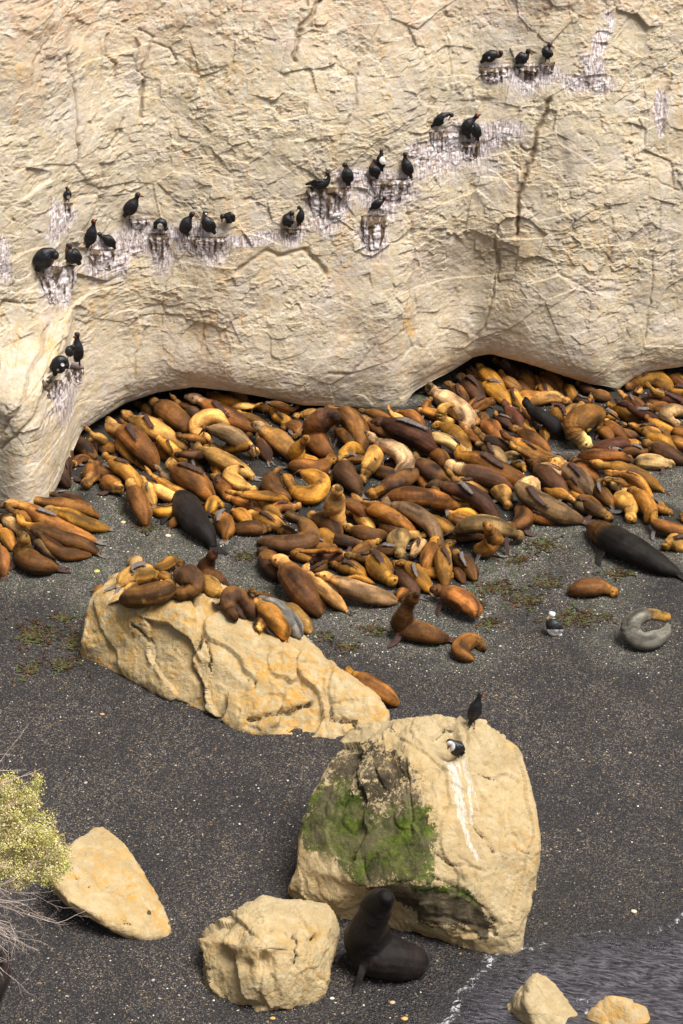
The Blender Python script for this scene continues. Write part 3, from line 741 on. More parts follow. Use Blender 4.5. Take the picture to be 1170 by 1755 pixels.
def sea_lion(spec, idx):
    pts, wpx, colr, opt = spec
    sit = opt.get('sit'); bull = opt.get('bull'); surf = SLAB if opt.get('slab') else None
    pts = [tuple(p) for p in pts]
    n = len(pts)
    seg = [0] + list(np.cumsum([math.hypot(b[0] - a[0], b[1] - a[1]) for a, b in zip(pts[:-1], pts[1:])]))
    s = [v / seg[-1] for v in seg]
    prof = PB if bull else PR
    p0 = at(pts[n // 2][0], pts[n // 2][1], 0.25)
    sc_ = FOC / ((p0 - CAM) @ FW)
    lone = bull or sit is not None or surf is not None or pts[0][1] > 1000
    R = wpx / 2 / sc_ * (1.0 if bull else 1.04 if lone else 1.03)
    if not lone:
        (xa, ya), (xb, yb) = pts[-2], pts[-1]; k0 = .10 * seg[-1] / (math.hypot(xb - xa, yb - ya) + 1e-6)
        pts[-1] = (xb + (xb - xa) * k0, yb + (yb - ya) * k0)
    rr = [R * np.interp(v, PS, prof) for v in s]
    W3 = []
    lift0 = opt.get('lift', 0.0)
    def solve(H, up_is_head):
        out = []
        ys = [p[1] for p in pts]; lo, hi = max(ys), min(ys)
        for p, r in zip(pts, rr):
            t = (lo - p[1]) / max(lo - hi, 1)
            out.append(at(p[0], p[1], r * 0.80 + lift0 + H * t ** (2.2 if bull else 1.2), surf))
        return out
    if sit is not None:
        base = at(pts[sit][0], pts[sit][1], rr[sit] * 0.9 + lift0, surf)
        for i, p in enumerate(pts):
            if i < sit:
                W3.append(on_plane(p[0], p[1], base[1] - 0.10 * (sit - i) * (1 if i else 1.6)))
            elif i == sit:
                W3.append(base)
            else:
                W3.append(at(p[0], p[1], rr[i] * 0.9 + lift0, surf))
    else:
        Lmax = (3.1 if bull else 1.95) * min(1.15, max(0.5, R / 0.29))
        H = 0.0
        for H in (0, .1, .2, .3, .42, .55):
            W3 = solve(H, True)
            L = sum(np.linalg.norm(b - a) for a, b in zip(W3[:-1], W3[1:]))
            if L < Lmax: break
    C, L = catmull(W3, None, 34)
    ss = np.linspace(0, 1, 34)
    # short bodies keep a full-size head
    if sit is None and not bull and surf is None and opt.get('fl') != 'none' and rng.random() < .5:
        C[:9, 2] += rng.uniform(.08, .26) * (1 - ss[:9] / ss[9]) ** .8
    if not bull and not opt.get('w'):
        # the head turns on the neck
        ya, pi_ = rng.choice([-1, 1]) * rng.uniform(.25, .95), rng.uniform(-.1, .45)
        pv = C[5].copy(); d0 = C[:5] - pv
        ca_, sa_ = math.cos(ya), math.sin(ya)
        for q_ in range(5):
            v_ = d0[q_]; v_ = np.array([v_[0] * ca_ - v_[1] * sa_, v_[0] * sa_ + v_[1] * ca_, v_[2] + (np.linalg.norm(v_) * math.sin(pi_) if sit is None else 0)])
            C[q_] = pv + v_
    rad = R * np.interp(ss, PS, prof)
    if opt.get('w'):
        cl_ = np.concatenate([[0], np.cumsum([np.linalg.norm(b - a) for a, b in zip(W3[:-1], W3[1:])])]); cl_ /= cl_[-1]
        rad = np.interp(ss, cl_, np.array(opt['w']) / 2 / sc_) * np.interp(ss, [0, .02, .97, 1], [.7, 1, 1, .8])
    Tn = np.gradient(C, axis=0); Tn /= np.linalg.norm(Tn, axis=1, keepdims=True)
    up = np.array([0, 0, 1.0])
    side = np.cross(Tn, up); side[np.linalg.norm(side, axis=1) < .15] = [1, 0, 0]
    side /= np.linalg.norm(side, axis=1, keepdims=True)
    flat = np.where(ss > .25, 0.87, 1.0)
    V, F = sweep(C, rad * 1.02, side, flat, 16)
    FL = []      # flipper centrelines for colouring
    k_ = R / 0.29
    def flipper(P_, wd, side_, tip=.35):
        c, _ = catmull(P_, None, 9)
        r_ = wd * np.interp(np.linspace(0, 1, 9), [0, .25, .6, .9, 1], [.75, 1, .95, .6, tip])
        sd = np.tile(np.asarray(side_, float), (9, 1))
        v, f = sweep(c, r_, sd, np.full(9, .22), 10)
        b = len(V); V.extend(v); F.extend([tuple(i + b for i in q_) for q_ in f])
        FL.append((c, r_))
    i0 = 12
    if sit is not None:
        i0 = int(np.argmin(np.linalg.norm(C - W3[sit], axis=1)))
        rb = (C[-1] - C[i0]) * np.array([1, 1, 0]); rb /= np.linalg.norm(rb) + 1e-6; sH = np.cross(rb, up)
    c0, r0, t0, s0 = C[i0], rad[i0], Tn[i0], side[i0]
    fl = 0.50 * min(k_, 1.2)
    pose = opt.get('fl', rng.choice(['top', 'ground', 'ground', 'top', 'none']))
    if pose == 'none' and not bull and rng.random() < .6: pose = 'ground'
    camdir = (CAM - c0) / np.linalg.norm(CAM - c0)
    gz = lambda p, e=0.04: np.array([p[0], p[1], (at_surf(p, surf) + e)])
    if sit is not None:
        for sg in (1, -1):
            a_ = c0 + sH * sg * r0 * .6 + up * 0.15 * r0 - rb * .25 * r0
            k_ = min(k_, 1.05)
            b_ = a_ + sH * sg * r0 * .45 - rb * .15 * r0; b_ = np.array([b_[0], b_[1], (a_[2] + at_surf(b_, surf)) / 2])
            e_ = gz(b_ + sH * sg * .10 * k_ - rb * .08 * k_, .05)
            g_ = gz(e_ + sH * sg * .22 * k_ - rb * .12 * k_, .03)
            flipper([a_, b_, e_, g_], .095 * min(k_, 1.5), rb)
    else:
        cs = 1 if np.dot(s0, camdir) > 0 else -1
        if pose == 'ground':
            for sg in (1, -1):
                a_ = c0 + s0 * sg * r0 * .7 - up * r0 * .3
                b_ = a_ + s0 * sg * .2 * k_ + t0 * .06
                e_ = a_ + s0 * sg * .34 * k_ + t0 * .25 * k_
                flipper([a_, gz(b_, .06), gz(e_, .03)], .095 * k_, t0)
        elif pose == 'top':
            d_ = camdir * .45 + up * .75; d_ /= np.linalg.norm(d_)
            dr_ = rng.choice([-1, 1]) * rng.uniform(.3, 1.5); acc = 0.0; pl = [c0 + d_ * r0 * .75]; i = i0 + 1
            Lf = (0.60 + .2 * rng.random()) * min(k_, 1.2)
            while i < 31 and acc < Lf:
                acc += np.linalg.norm(C[i] - C[i - 1]); fr = acc / Lf - .25
                dd = d_ + s0 * dr_ * fr; dd = dd / np.linalg.norm(dd); dd = dd - Tn[i] * (dd @ Tn[i]); dd /= np.linalg.norm(dd)
                pl.append(C[i] + dd * (rad[i] * 1.02 + .038)); i += 1
            if len(pl) > 3:
                flipper([pl[0]] + pl[2::2], .090 * min(k_, 1.15), np.cross(t0, d_), .3)
    # hind flippers
    te = Tn[-1]; se = side[-1]
    hf = opt.get('hf', rng.choice([1, 1, 0]))
    if hf:
        for sg in (1, -1):
            a_ = C[-3]
            b_ = C[-1] + te * .08 + se * sg * .06
            e_ = C[-1] + te * .36 * k_ + se * sg * .17 * k_ * rng.uniform(.6, 1.2)
            if surf is None and sit is None or surf is None: e_ = gz(e_, .03 + (0.5 * max(0, C[-1][2] - at_surf(C[-1], surf) - .15)))
            flipper([a_, b_, e_], .088 * k_, se, .7)
    # snout and brow: small bumps joined into the body
    vox = 0.022 if R > .2 else 0.018
    me = remeshed(V, F, vox, 14 if bull else 6 if sit is not None else 3)
    P_ = get_co(me)
    # fur folds / muscle relief
    me.update(); N_ = get_no(me)
    qn = P_ + idx * 3.1
    dm0 = np.linalg.norm(P_[:, None] - C[None], axis=2); s0_ = ss[dm0.argmin(1)]
    P_ = P_ - N_ * (.012 * sstep(.3, .9, np.sin(s0_ * 150 + 2 * vnoise(qn, 3, 8))) * sstep(.15, .2, s0_) * (1 - sstep(.27, .34, s0_)))[:, None]
    P_ = P_ + N_ * ((0.022 * vnoise(qn, 3.5, 1) + 0.006 * vnoise(qn, 9, 2)))[:, None]
    me.vertices.foreach_set('co', P_.astype(np.float32).ravel()); me.update()
    dmat = np.linalg.norm(P_[:, None] - C[None], axis=2)
    ni = dmat.argmin(1); sv = ss[ni]; dn = dmat.min(1)
    rel = P_ - C[ni]
    body = np.array(PAL[colr[0]]); head = np.array(PAL[colr[1]] if len(colr) > 1 else PAL[colr[0]])
    j = np.array([rng.uniform(.7, 1.25)] * 3) * np.array([1, rng.uniform(.94, 1.06), rng.uniform(.85, 1.15)])
    if len(colr) == 1 and colr[0] in 'grbtd': head = head * .55 + np.array(PAL['t']) * rng.uniform(.1, .6)
    body = body * j; head = head * j
    n1 = fbm(qn, 2.2, 3, 5); n2 = fbm(qn, 7, 3, 6)
    Cc = np.tile(body, (len(P_), 1)) * (1 + 0.30 * n1 + 0.15 * n2)[:, None]
    hm = 1 - sstep(.20, .34, sv + .05 * n1)
    Cc = Cc * (1 - hm)[:, None] + (head * (1 + .15 * n2)[:, None]) * hm[:, None]
    # moulting / damp patches with an irregular edge
    kind = rng.random()
    bq = np.stack([sv * L * 1.1, np.arctan2(rel @ up, np.einsum('ij,ij->i', rel, side[ni])) * .9, np.full(len(P_), idx * 3.7)], 1)
    n3 = fbm(bq, 1.3, 3, 44)
    n4 = fbm(bq * np.array([2.5, 9, 1]), 1.0, 3, 46)
    Cc *= (1 + .18 * n4)[:, None]
    Cc *= (1 - .35 * sstep(.3, .9, np.sin(sv * 150 + 2 * vnoise(qn, 3, 8))) * sstep(.15, .2, sv) * (1 - sstep(.27, .34, sv)))[:, None]  # crease shade of the neck folds painted into the coat
    Cc *= (1 + 1.1 * sstep(.0, .55, n3) - .68 * sstep(.0, .5, -n3))[:, None]
    if (opt.get('patch') or kind < .40) and colr[0] != 'k':
        th = -0.05 if opt.get('patch') else 0.08
        nn = fbm(qn, (1.6, 1.6, 1.6), 4, 15)
        m_ = sstep(th, th + rng.choice([.12, .35, .5]), nn) * sstep(.2, .3, sv)
        pc_ = body * .45 if colr[0] in 'gtcys' else body * 1.0 + np.array(PAL['g']) * .45
        Cc = Cc * (1 - .75 * m_)[:, None] + pc_ * (.75 * m_)[:, None]
    # belly darkened in the colour: painted underside shade over damp fur
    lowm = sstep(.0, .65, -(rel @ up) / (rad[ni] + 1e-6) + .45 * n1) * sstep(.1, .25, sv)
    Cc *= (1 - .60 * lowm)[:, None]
    # muzzle, nose, eyes, ear folds
    Cc *= (1 - .65 * (1 - sstep(.025, .065, sv)))[:, None]
    for sg in (1, -1):
        for at_s, upk, rr_, dk in ((.08, .45, .030, .95), (.14, .25, .026, .6)):
            i = int(round(at_s * 33)); e = C[i] + side[i] * sg * rad[i] * .78 + np.cross(side[i], Tn[i]) * rad[i] * upk
            m_ = 1 - sstep(rr_ * k_ * .7, rr_ * k_ * 1.3, np.linalg.norm(P_ - e, axis=1))
            Cc *= (1 - dk * m_)[:, None]
    fm = np.zeros(len(P_))
    for c, r_ in FL:
        d = np.linalg.norm(P_[:, None] - c[None], axis=2)
        f_ = 1 - sstep(.95, 1.25, d.min(1) / (r_[d.argmin(1)] + 1e-6))
        prog = d.argmin(1) / 8.0
        out = sstep(.90, 1.06, dn / (rad[ni] + 1e-6))
        fm = np.maximum(fm, f_ * np.maximum(out, 0.0) * sstep(-.1, .15, prog))
    fc = np.array(PAL['m']) * .55 + np.array([.022, .020, .020]); fc = fc if rng.random() > .35 else np.array([.15, .13, .12])
    if colr[0] == 'k': fc = np.array([.014, .012, .012])
    Cc = Cc * (1 - fm)[:, None] + (fc * (1 + .35 * n2)[:, None]) * fm[:, None]
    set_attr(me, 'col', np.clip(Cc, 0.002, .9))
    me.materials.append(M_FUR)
    org = np.array([C[17][0], C[17][1], at_surf(C[17], surf)])
    me.vertices.foreach_set('co', (P_ - org).astype(np.float32).ravel()); me.update()
    o = bpy.data.objects.new('sea_lion', me); col.objects.link(o)
    o.location = org
    return o, C, rad

def at_surf(p, surf):
    g = gz1(p[0], p[1])
    if surf is not None:
        h = surf.ray_cast(Vector((p[0], p[1], 12)), Vector((0, 0, -1)))
        if h[0] is not None: g = max(g, h[0].z)
    return g
# ------------------------------------------------------------------ the herd: head .. rump in photo coordinates, girth, colour(body+head), options
SL = '''
113,752 125,760 145,768 160,782;30;d
118,742 130,747 141,753;12;b
118,775 110,795 108,815 116,830;28;d
122,806 127,795 140,786 155,790;18;bt
148,842 149,835 155,818 162,800;34;r;fl=ground
144,740 155,745 172,752 188,768;17;t
150,755 162,757 174,768 182,778;20;b
180,730 195,737 220,745 245,770 262,795;42;rt;fl=top
200,722 215,728 235,745 250,757;18;dr
205,706 225,718 255,730 285,750 312,765;36;tt;fl=top
225,700 240,697 258,705 270,722;24;b
252,687 270,695 295,710 325,738;40;bt
270,686 285,692 298,700 308,706;15;t
190,748 205,757 218,773 232,790;26;gr
165,780 182,784 205,800 225,818 238,838;28;g;fl=top
262,748 275,755 295,770 315,792;23;g;fl=top
262,755 272,768 285,785;24;r
212,850 205,842 195,832 182,826;32;r;hf=1
220,822 224,836 236,856 245,880 248,894;34;bt;fl=ground;hf=1
240,806 262,815 290,835 320,845 342,858;17;g
230,792 240,797 250,806;14;g
243,822 252,835 258,850 262,862;22;t
255,825 268,835 285,848 308,860;26;t
310,868 295,874 280,877 266,877;25;g
312,888 302,893 292,903;18;r
307,848 316,862 330,888 352,914 366,938;54;k;bull=1;hf=1;fl=ground
290,680 300,690 325,698 355,710;17;bt
322,678 340,685 365,700 400,718 435,735;34;rc;fl=top
352,684 365,678 384,682;17;g
384,682 400,677 422,686;19;t
447,692 435,697 415,697 395,701;17;t
425,705 445,700 470,700 490,706;22;gr
302,702 320,703 340,712 358,722;24;yt
366,755 352,750 336,737 346,720 370,716 388,727;33;t;fl=none
443,787 437,778 420,762 395,745 367,736;33;yt;fl=none
328,762 340,770 365,780 395,795 425,812;32;tt;fl=none
345,764 358,768 370,776;13;t
298,745 315,748 335,752 350,758;18;r
385,722 395,728 405,738;18;r
362,712 369,710 376,715;10;t
410,736 418,731 427,738 425,750;12;r
400,706 415,710 440,722 460,735;18;g
436,733 448,738 470,748 490,765 505,785;35;tc
280,790 295,800 320,815 345,835 358,852;42;rt;fl=top
262,808 275,812 295,825 315,835;20;y
444,845 427,836 408,828 394,815 402,805;28;t;fl=none
434,824 420,812 408,808 396,810;18;t;fl=none
358,800 366,795 373,805 376,816;20;g
355,794 346,786 338,790 325,802;16;b
325,795 335,798 346,808;16;y
365,815 375,822 385,838 388,852;28;r;fl=top
393,853 412,848 440,850 465,852 485,857;20;g
62,838 75,842 95,848 120,852 138,858;16;bt
34,848 48,852 75,862 110,865 145,872 158,880;27;bt;fl=none
2,865 20,862 50,872 85,895 120,912 150,922;32;r;fl=top
70,868 90,874 120,885 150,898 176,904;28;g;fl=none
2,875 25,880 55,890 90,902;22;b
20,884 40,898 70,908 105,922 140,932 158,942;29;bg;hf=1;fl=none
54,908 70,918 90,938 115,950 145,951;26;b;fl=none;hf=0
-10,885 10,889 30,902 50,920;30;cy;fl=none
-6,905 10,918 20,940;25;g
52,915 65,925 80,940 95,955;26;y
38,914 42,928 40,950 60,966 98,975;42;bt;sit=2;hf=1
-8,930 2,950 6,983;26;r
517,706 500,702 480,695 465,692;16;r
500,715 512,712 535,710 560,715;22;t
462,712 475,715 488,722 493,732;22;g
480,735 492,730 508,732 516,742;22;r
548,702 570,706 597,716 614,740 618,765;38;b;fl=none
578,716 568,714 548,722 538,745 556,772 575,783;48;bd;sit=3;bull=1;fl=none
498,752 512,744 528,734;20;t
528,750 519,758 508,772 514,787 546,790;28;g;sit=3;fl=none
577,784 565,789 545,803 520,800 503,800;33;rg;fl=none
572,730 585,740 600,755 606,772;26;r
602,812 598,796 592,780 605,768 618,775;27;g;fl=none
588,785 590,799 592,815 605,828 613,842;38;dt;fl=none
562,825 570,820 582,810;22;b
480,803 470,814 465,830 475,845 492,853;34;b;fl=none
481,820 494,826 507,843 530,850 547,838 545,822 526,813;36;g;fl=none
617,832 622,820 632,802 640,785 646,772;33;t;fl=none
440,748 450,765 460,787;24;d
615,700 600,698 585,695 570,702;16;r
612,702 630,706 650,712 668,724;20;r
660,705 670,710 685,718 700,724;15;t
675,706 695,708 712,716 724,728;20;r
613,716 628,720 645,732 665,745 680,758;24;bt
638,722 665,727 700,740 725,754 746,770;45;m;fl=top
677,731 683,742 700,755 718,762 731,773;23;dt;fl=none
620,742 635,738 650,752;22;b
652,758 662,748 670,754;14;t
620,762 640,759 665,765 688,780 695,800 682,815;33;c;fl=ground
625,850 640,847 660,836 685,825 706,812;36;dg;fl=none;hf=0
702,778 716,790 735,805 755,822 768,832;33;d;fl=none
715,800 722,815 730,834;26;r
712,777 735,774 755,782 764,797;26;r
822,868 800,866 770,864 735,855 700,851 668,856;38;rt;fl=none
645,858 660,865 690,870 720,885 742,905 748,924;30;y;fl=none
811,778 803,776 785,768 762,754 742,748;24;c
757,798 772,800 800,808 840,820 870,832;37;dc;fl=none;hf=0
770,775 790,782 820,788 850,805 880,820 896,826;40;rg;fl=top
760,814 775,822 800,830 830,842;22;t
730,828 750,830 785,838 820,855 848,885;33;d;fl=top
733,838 745,838 765,850 790,855;16;bt
872,877 868,865 862,848 850,836;31;t;fl=none;hf=1
765,890 780,882 800,880 816,886;22;g
903,930 885,918 855,905 820,898 790,906;37;y;fl=none;patch=1
834,898 839,910 846,926 830,942 814,938;34;g;fl=none;sit=3
863,900 880,905 898,890 893,874;33;b;fl=none
720,880 740,890 765,905 780,914;26;g;fl=none;hf=0
820,872 835,880 852,894;20;b
732,925 720,920 705,917 690,923;20;t
706,965 709,950 718,938 723,930;23;c
743,921 741,935 735,955 727,978;31;rg;fl=none
776,928 763,936 759,952 760,975 762,998;29;g;fl=top
775,945 790,960 805,975 812,990;29;b;hf=0
778,972 788,985 793,998;18;b
384,871 375,862 365,860 358,876;24;g;fl=none
372,880 382,892 388,908 386,920;33;r
398,875 410,880 427,896;26;g
425,878 440,885 465,895 487,909;29;g;fl=top
468,911 450,908 430,905 404,908;29;b
481,893 498,886 522,898 531,922 500,934 456,930;38;d;fl=none;patch=1
527,882 537,886 555,893 570,906 577,920;34;bt;fl=none
520,875 500,870 478,868 462,880;24;r;fl=top
440,865 460,872 478,882;20;g
447,942 456,952 466,972 480,992;38;d;hf=0
475,952 484,963 500,988 520,1018 542,1046;46;bt;fl=none;hf=0
512,970 522,978 545,1005 572,1028 586,1040;27;t;fl=none
528,990 540,1010 554,1036;22;r;fl=top
576,834 577,850 573,872 578,893 592,899;37;t;sit=3;fl=none
664,893 650,892 630,884 607,868 592,862;25;bg;fl=none
595,855 615,862 650,875 685,895 706,912;30;r;fl=none;hf=0
592,878 610,880 625,893 637,909;26;t
592,900 602,908 620,914 640,919 656,918;30;bt;hf=1
540,914 555,917 573,930;28;g
652,930 636,932 616,944 605,951;22;bt
525,965 545,958 565,955 582,956;24;m
600,956 590,950 574,953;14;t
590,948 570,943 545,945 520,945;13;r;hf=1
560,967 550,972 536,979;18;bg
565,970 580,972 605,975 623,986;28;gr;fl=top
541,981 560,988 590,1004 630,1017 668,1028;36;yt;fl=none;hf=0
585,993 610,989 636,998;14;g
683,1009 671,1000 652,975 640,954;43;g;fl=top
684,961 685,946 680,926 692,918;37;y
682,970 690,984 700,1000 713,1018;31;dt
680,962 698,968 716,986 736,1010;29;g
700,1010 690,1018 681,1030;22;r
680,880 695,888 716,906;20;b
733,655 741,668 762,684 790,704 803,724 788,735;37;cc;sit=1;fl=none
783,698 769,694 756,704 760,720 776,722;20;t;fl=none
742,694 733,690 728,704;18;r
760,670 775,665 790,675 798,690;24;b
780,655 795,655 810,668 822,686;34;d;fl=top
800,635 812,640 826,651;20;g
820,625 832,640 845,652 863,668;28;g
818,655 835,662 855,675 870,690;31;g;fl=top
852,644 865,650 878,660 896,673;22;t
840,622 858,625 875,635 890,649;24;d
872,671 880,680 892,696;26;g
848,690 835,689 815,695 804,706;28;r
815,736 818,722 811,707;20;t
825,719 838,730 850,745 862,753;33;r
845,712 860,720 882,736;20;d;fl=top
857,699 872,705 885,720 893,735;26;m
870,714 880,722 891,735;16;g
738,732 755,730 780,745 801,770;30;g;patch=1
790,735 805,745 825,755 836,763;22;r
808,741 825,750 850,758 876,773;22;dt
811,764 830,765 850,778 863,791;28;y
891,793 880,782 864,784;23;c
888,780 905,785 923,796;18;g
898,810 895,799 880,794;16;g;fl=top
853,749 865,752 890,760 920,775 939,781;23;gr;fl=top
872,742 890,742 915,755 936,770;28;r
868,762 890,770 915,782 936,791;20;b
875,657 890,661 906,676;20;b
890,643 902,650 911,664;26;b
915,645 920,650 926,661;14;t
925,649 942,650 961,666;30;r
912,669 925,662 938,670 947,681;22;t;fl=top
975,700 966,689 950,681 930,683 909,691;27;tt;patch=1
950,704 960,711 960,723;30;g
888,694 905,700 925,712 945,725 960,745;27;k;hf=1;fl=ground
890,708 905,712 916,726;24;b
895,717 900,730 916,743;20;g
925,734 933,740 935,753;16;g
968,668 970,662 978,672 986,686;20;gt
1016,690 1000,688 987,685;18;d
1005,705 995,701 980,708 971,723;31;t
1016,766 1001,757 986,738 998,718 1023,708;48;bc;fl=none
1019,716 1028,724 1036,736;18;b
1010,678 1025,677 1042,683;24;b
988,660 1005,668 1021,673;20;d
1055,683 1070,682 1090,690 1103,703;20;bt
1038,694 1052,700 1070,705 1091,723;28;g
1060,698 1080,700 1105,712 1126,719;22;m;fl=top
1034,711 1045,712 1056,719;20;t
1100,717 1109,720 1127,728 1152,739;19;gr
1082,736 1072,730 1062,725;13;y;hf=1
1075,735 1095,735 1115,740 1132,749;22;g
1055,735 1070,742 1092,749;18;d
1034,721 1050,735 1072,749;24;r
1024,738 1038,742 1047,753;22;r
1094,756 1082,760 1060,762 1036,766 1021,769;28;mg;fl=none
1070,671 1084,660 1105,650 1125,648 1147,661;30;gr;fl=top
1090,681 1092,675 1096,667;14;t
1099,668 1112,668 1130,675 1152,681;18;t
1114,659 1135,662 1157,673;22;g
1128,645 1150,648 1174,661;20;r
1138,642 1160,645 1180,653;14;t
1108,678 1130,682 1150,685 1177,696;28;m
1091,685 1110,688 1132,696;20;d
1102,706 1120,700 1140,700 1153,709;24;r
1168,733 1151,722 1141,711 1155,703 1174,708;27;c;fl=none
1114,728 1135,732 1157,739;14;m
1153,744 1165,742 1180,749;28;r
1152,749 1140,745 1124,742;16;g
1094,752 1105,748 1130,755 1162,769;26;g
1098,760 1115,763 1140,775 1172,791;30;d;fl=none
1087,791 1060,783 1030,780 999,781;24;rr;fl=top
1122,779 1100,775 1080,775 1064,779;20;r
1156,800 1146,795 1120,792 1094,790;29;c;fl=none
978,787 989,795 1005,806 1023,823;31;r;fl=none
1012,788 1030,797 1060,803 1095,815 1125,834;29;g;patch=1
1032,815 1060,812 1090,821 1113,850;20;g
1030,820 1050,822 1075,828 1092,836;16;t
1039,829 1055,832 1070,840 1076,850;24;cg
1078,897 1079,885 1080,866 1063,852;37;t;fl=none
1073,843 1088,842 1105,858 1114,878 1109,890;27;g;fl=none
1152,884 1145,877 1130,870 1117,861;24;g
1128,877 1119,890 1140,905 1177,913;28;rg;fl=none
1137,943 1151,930 1177,936;34;t
1164,890 1172,890 1183,896;14;g
1007,902 1022,908 1045,922 1080,940 1120,962 1166,985;56;kb;bull=1;fl=ground
930,838 913,825 893,834 912,854 948,874 984,888;40;yc;fl=top
900,805 918,802 940,820 966,846;37;db
973,831 966,818 951,805 934,797;20;c
945,795 965,802 990,818 1012,845;36;yt
975,812 985,830 1003,849;26;b
985,862 1000,868 1016,880;26;y
1055,890 1040,884 1015,870 1000,857;32;b
1022,831 1030,845 1047,864;28;b
1021,828 1030,826 1041,831;12;g
974,842 985,850 996,853;14;g
711,1018 703,1030 692,1052 692,1076 730,1086 770,1096;40;bb;sit=3;hf=1
743,1028 757,1017 785,1026 811,1045 815,1058;42;rb;fl=ground;lift=.12
824,1118 821,1099 801,1099 789,1116 812,1132;33;r;fl=none;hf=0
585,1147 600,1155 630,1170 660,1190 682,1208;33;rg;fl=none;hf=0
1063,1020 1050,1014 1030,1006 1000,1008 972,1016;35;bg;fl=none;hf=0
1156,1077 1140,1060 1113,1053 1086,1062 1080,1084 1102,1100 1135,1088 1145,1070;34;st;fl=none;hf=0
664,1536 649,1549 637,1572 629,1602 638,1628 676,1642 724,1653;88;kk;w=24/52/60/78/94/82/56;sit=4;bull=1;hf=0
14,1640 2,1660 -10,1690 -20,1730;44;k
313,970 298,960 280,970 262,976;22;g;slab=1;fl=none;lift=.15
246,973 235,963 221,973;26;c;slab=1;fl=none
274,990 250,981 226,986 204,1003;36;t;slab=1;fl=top
294,1000 285,1011 260,1019 230,1024 209,1028;40;by;slab=1;fl=none
272,986 282,986 293,993;17;g;slab=1;fl=none;lift=.2
236,1003 222,1008 214,1016;16;t;slab=1
304,1030 311,1019 330,1010 326,990 306,985;42;db;slab=1;fl=none
368,945 359,958 352,978 368,992 388,1004;33;m;sit=2;hf=1;fl=ground
344,990 353,996 366,1010 378,1019;31;t;slab=1;fl=none
402,1070 398,1054 391,1030 402,1020 424,1034 440,1058;33;db;slab=1;fl=none
440,1084 448,1070 459,1062 464,1075;26;bt;slab=1;fl=none
430,1028 442,1035 465,1055 484,1078 491,1096;32;g;slab=1;fl=none
420,1024 440,1027 470,1043 500,1070 515,1093;36;ss;slab=1;fl=none;grey=1
475,1032 490,1040 510,1060 534,1084;33;ty;slab=1;fl=none;patch=1
420,1018 440,1017 467,1026;14;b;slab=1
185,1010 172,1011 165,1030;22;g;fl=none
'''
HERD = []
for i, ln in enumerate([l for l in SL.strip().split('\n')]):
    f = ln.split(';')
    pts = [tuple(float(v) for v in p.split(',')) for p in f[0].split()]
    opt = {}
    for kv in f[3:]:
        k, v = kv.split('=')
        opt[k] = v if k == 'fl' else [float(q) for q in v.split('/')] if k == 'w' else (float(v) if k == 'lift' else int(v))
    if opt.get('grey'): pass
    o, C, rad = sea_lion((pts, float(f[1]), f[2], opt), i)
    HERD.append((o, pts, float(f[1]), f[2], opt))

# sleepers wedged in the gaps of the crowd
PILE = [(120, 752), (250, 694), (400, 684), (600, 706), (705, 716), (735, 700), (812, 630), (1040, 672), (1170, 652), (1170, 760), (1090, 835), (1050, 850), (1000, 862), (900, 900), (830, 900), (800, 985), (560, 1010), (500, 960), (390, 905), (270, 870), (190, 830)]
OPEN = [(450, 800, 62, 48), (610, 840, 40, 24), (958, 785, 42, 40), (545, 870, 60, 22), (715, 690, 30, 26), (440, 945, 50, 30), (840, 960, 60, 50), (1150, 850, 60, 60), (300, 900, 60, 40), (900, 930, 80, 30), (870, 840, 20, 40)]
BX = []
for o, pts, wpx, c, opt in HERD:
    for (x0, y0), (x1, y1) in zip(pts[:-1], pts[1:]):
        for t in (0, .5): BX.append((x0 + (x1 - x0) * t, y0 + (y1 - y0) * t, wpx * .5))
cand = [(x, y) for x in range(110, 1175, 9) for y in range(655, 1005, 7)]
cx_ = np.array(cand, float); ok = poly_d(cx_[:, 0], cx_[:, 1], PILE) > 4
for a_, b_, rx, ry in OPEN: ok &= ((cx_[:, 0] - a_) / rx) ** 2 + ((cx_[:, 1] - b_) / ry) ** 2 > 1
cx_ = cx_[ok]; added = 0
while added < 27:
    B_ = np.array(BX)
    dgap = (np.hypot(cx_[:, None, 0] - B_[None, :, 0], (cx_[:, None, 1] - B_[None, :, 1]) * 1.3) - B_[None, :, 2]).min(1)
    i = int(dgap.argmax())
    if dgap[i] < 4: break
    x, y = cx_[i]; a_ = rng.uniform(-.1, .75); sg = rng.choice([-1, -1, 1]); L_ = rng.uniform(26, 36)
    pts = [(x + sg * L_ * math.cos(a_), y + sg * L_ * .62 * math.sin(a_)), (x, y + rng.uniform(-3, 3)), (x - sg * L_ * math.cos(a_), y - sg * L_ * .62 * math.sin(a_))]
    w_ = rng.uniform(21, 27); c = rng.choice(['b', 'g', 'r', 'd', 'gt', 'b', 'g'])
    opt = {}
    o, C, rad = sea_lion((pts, w_, c, opt), len(HERD)); HERD.append((o, pts, w_, c, opt)); added += 1
    for t in (0, .25, .5, .75, 1): BX.append((pts[0][0] + (pts[2][0] - pts[0][0]) * t, pts[0][1] + (pts[2][1] - pts[0][1]) * t, w_ * .5))
print('wedged', added, len(HERD))

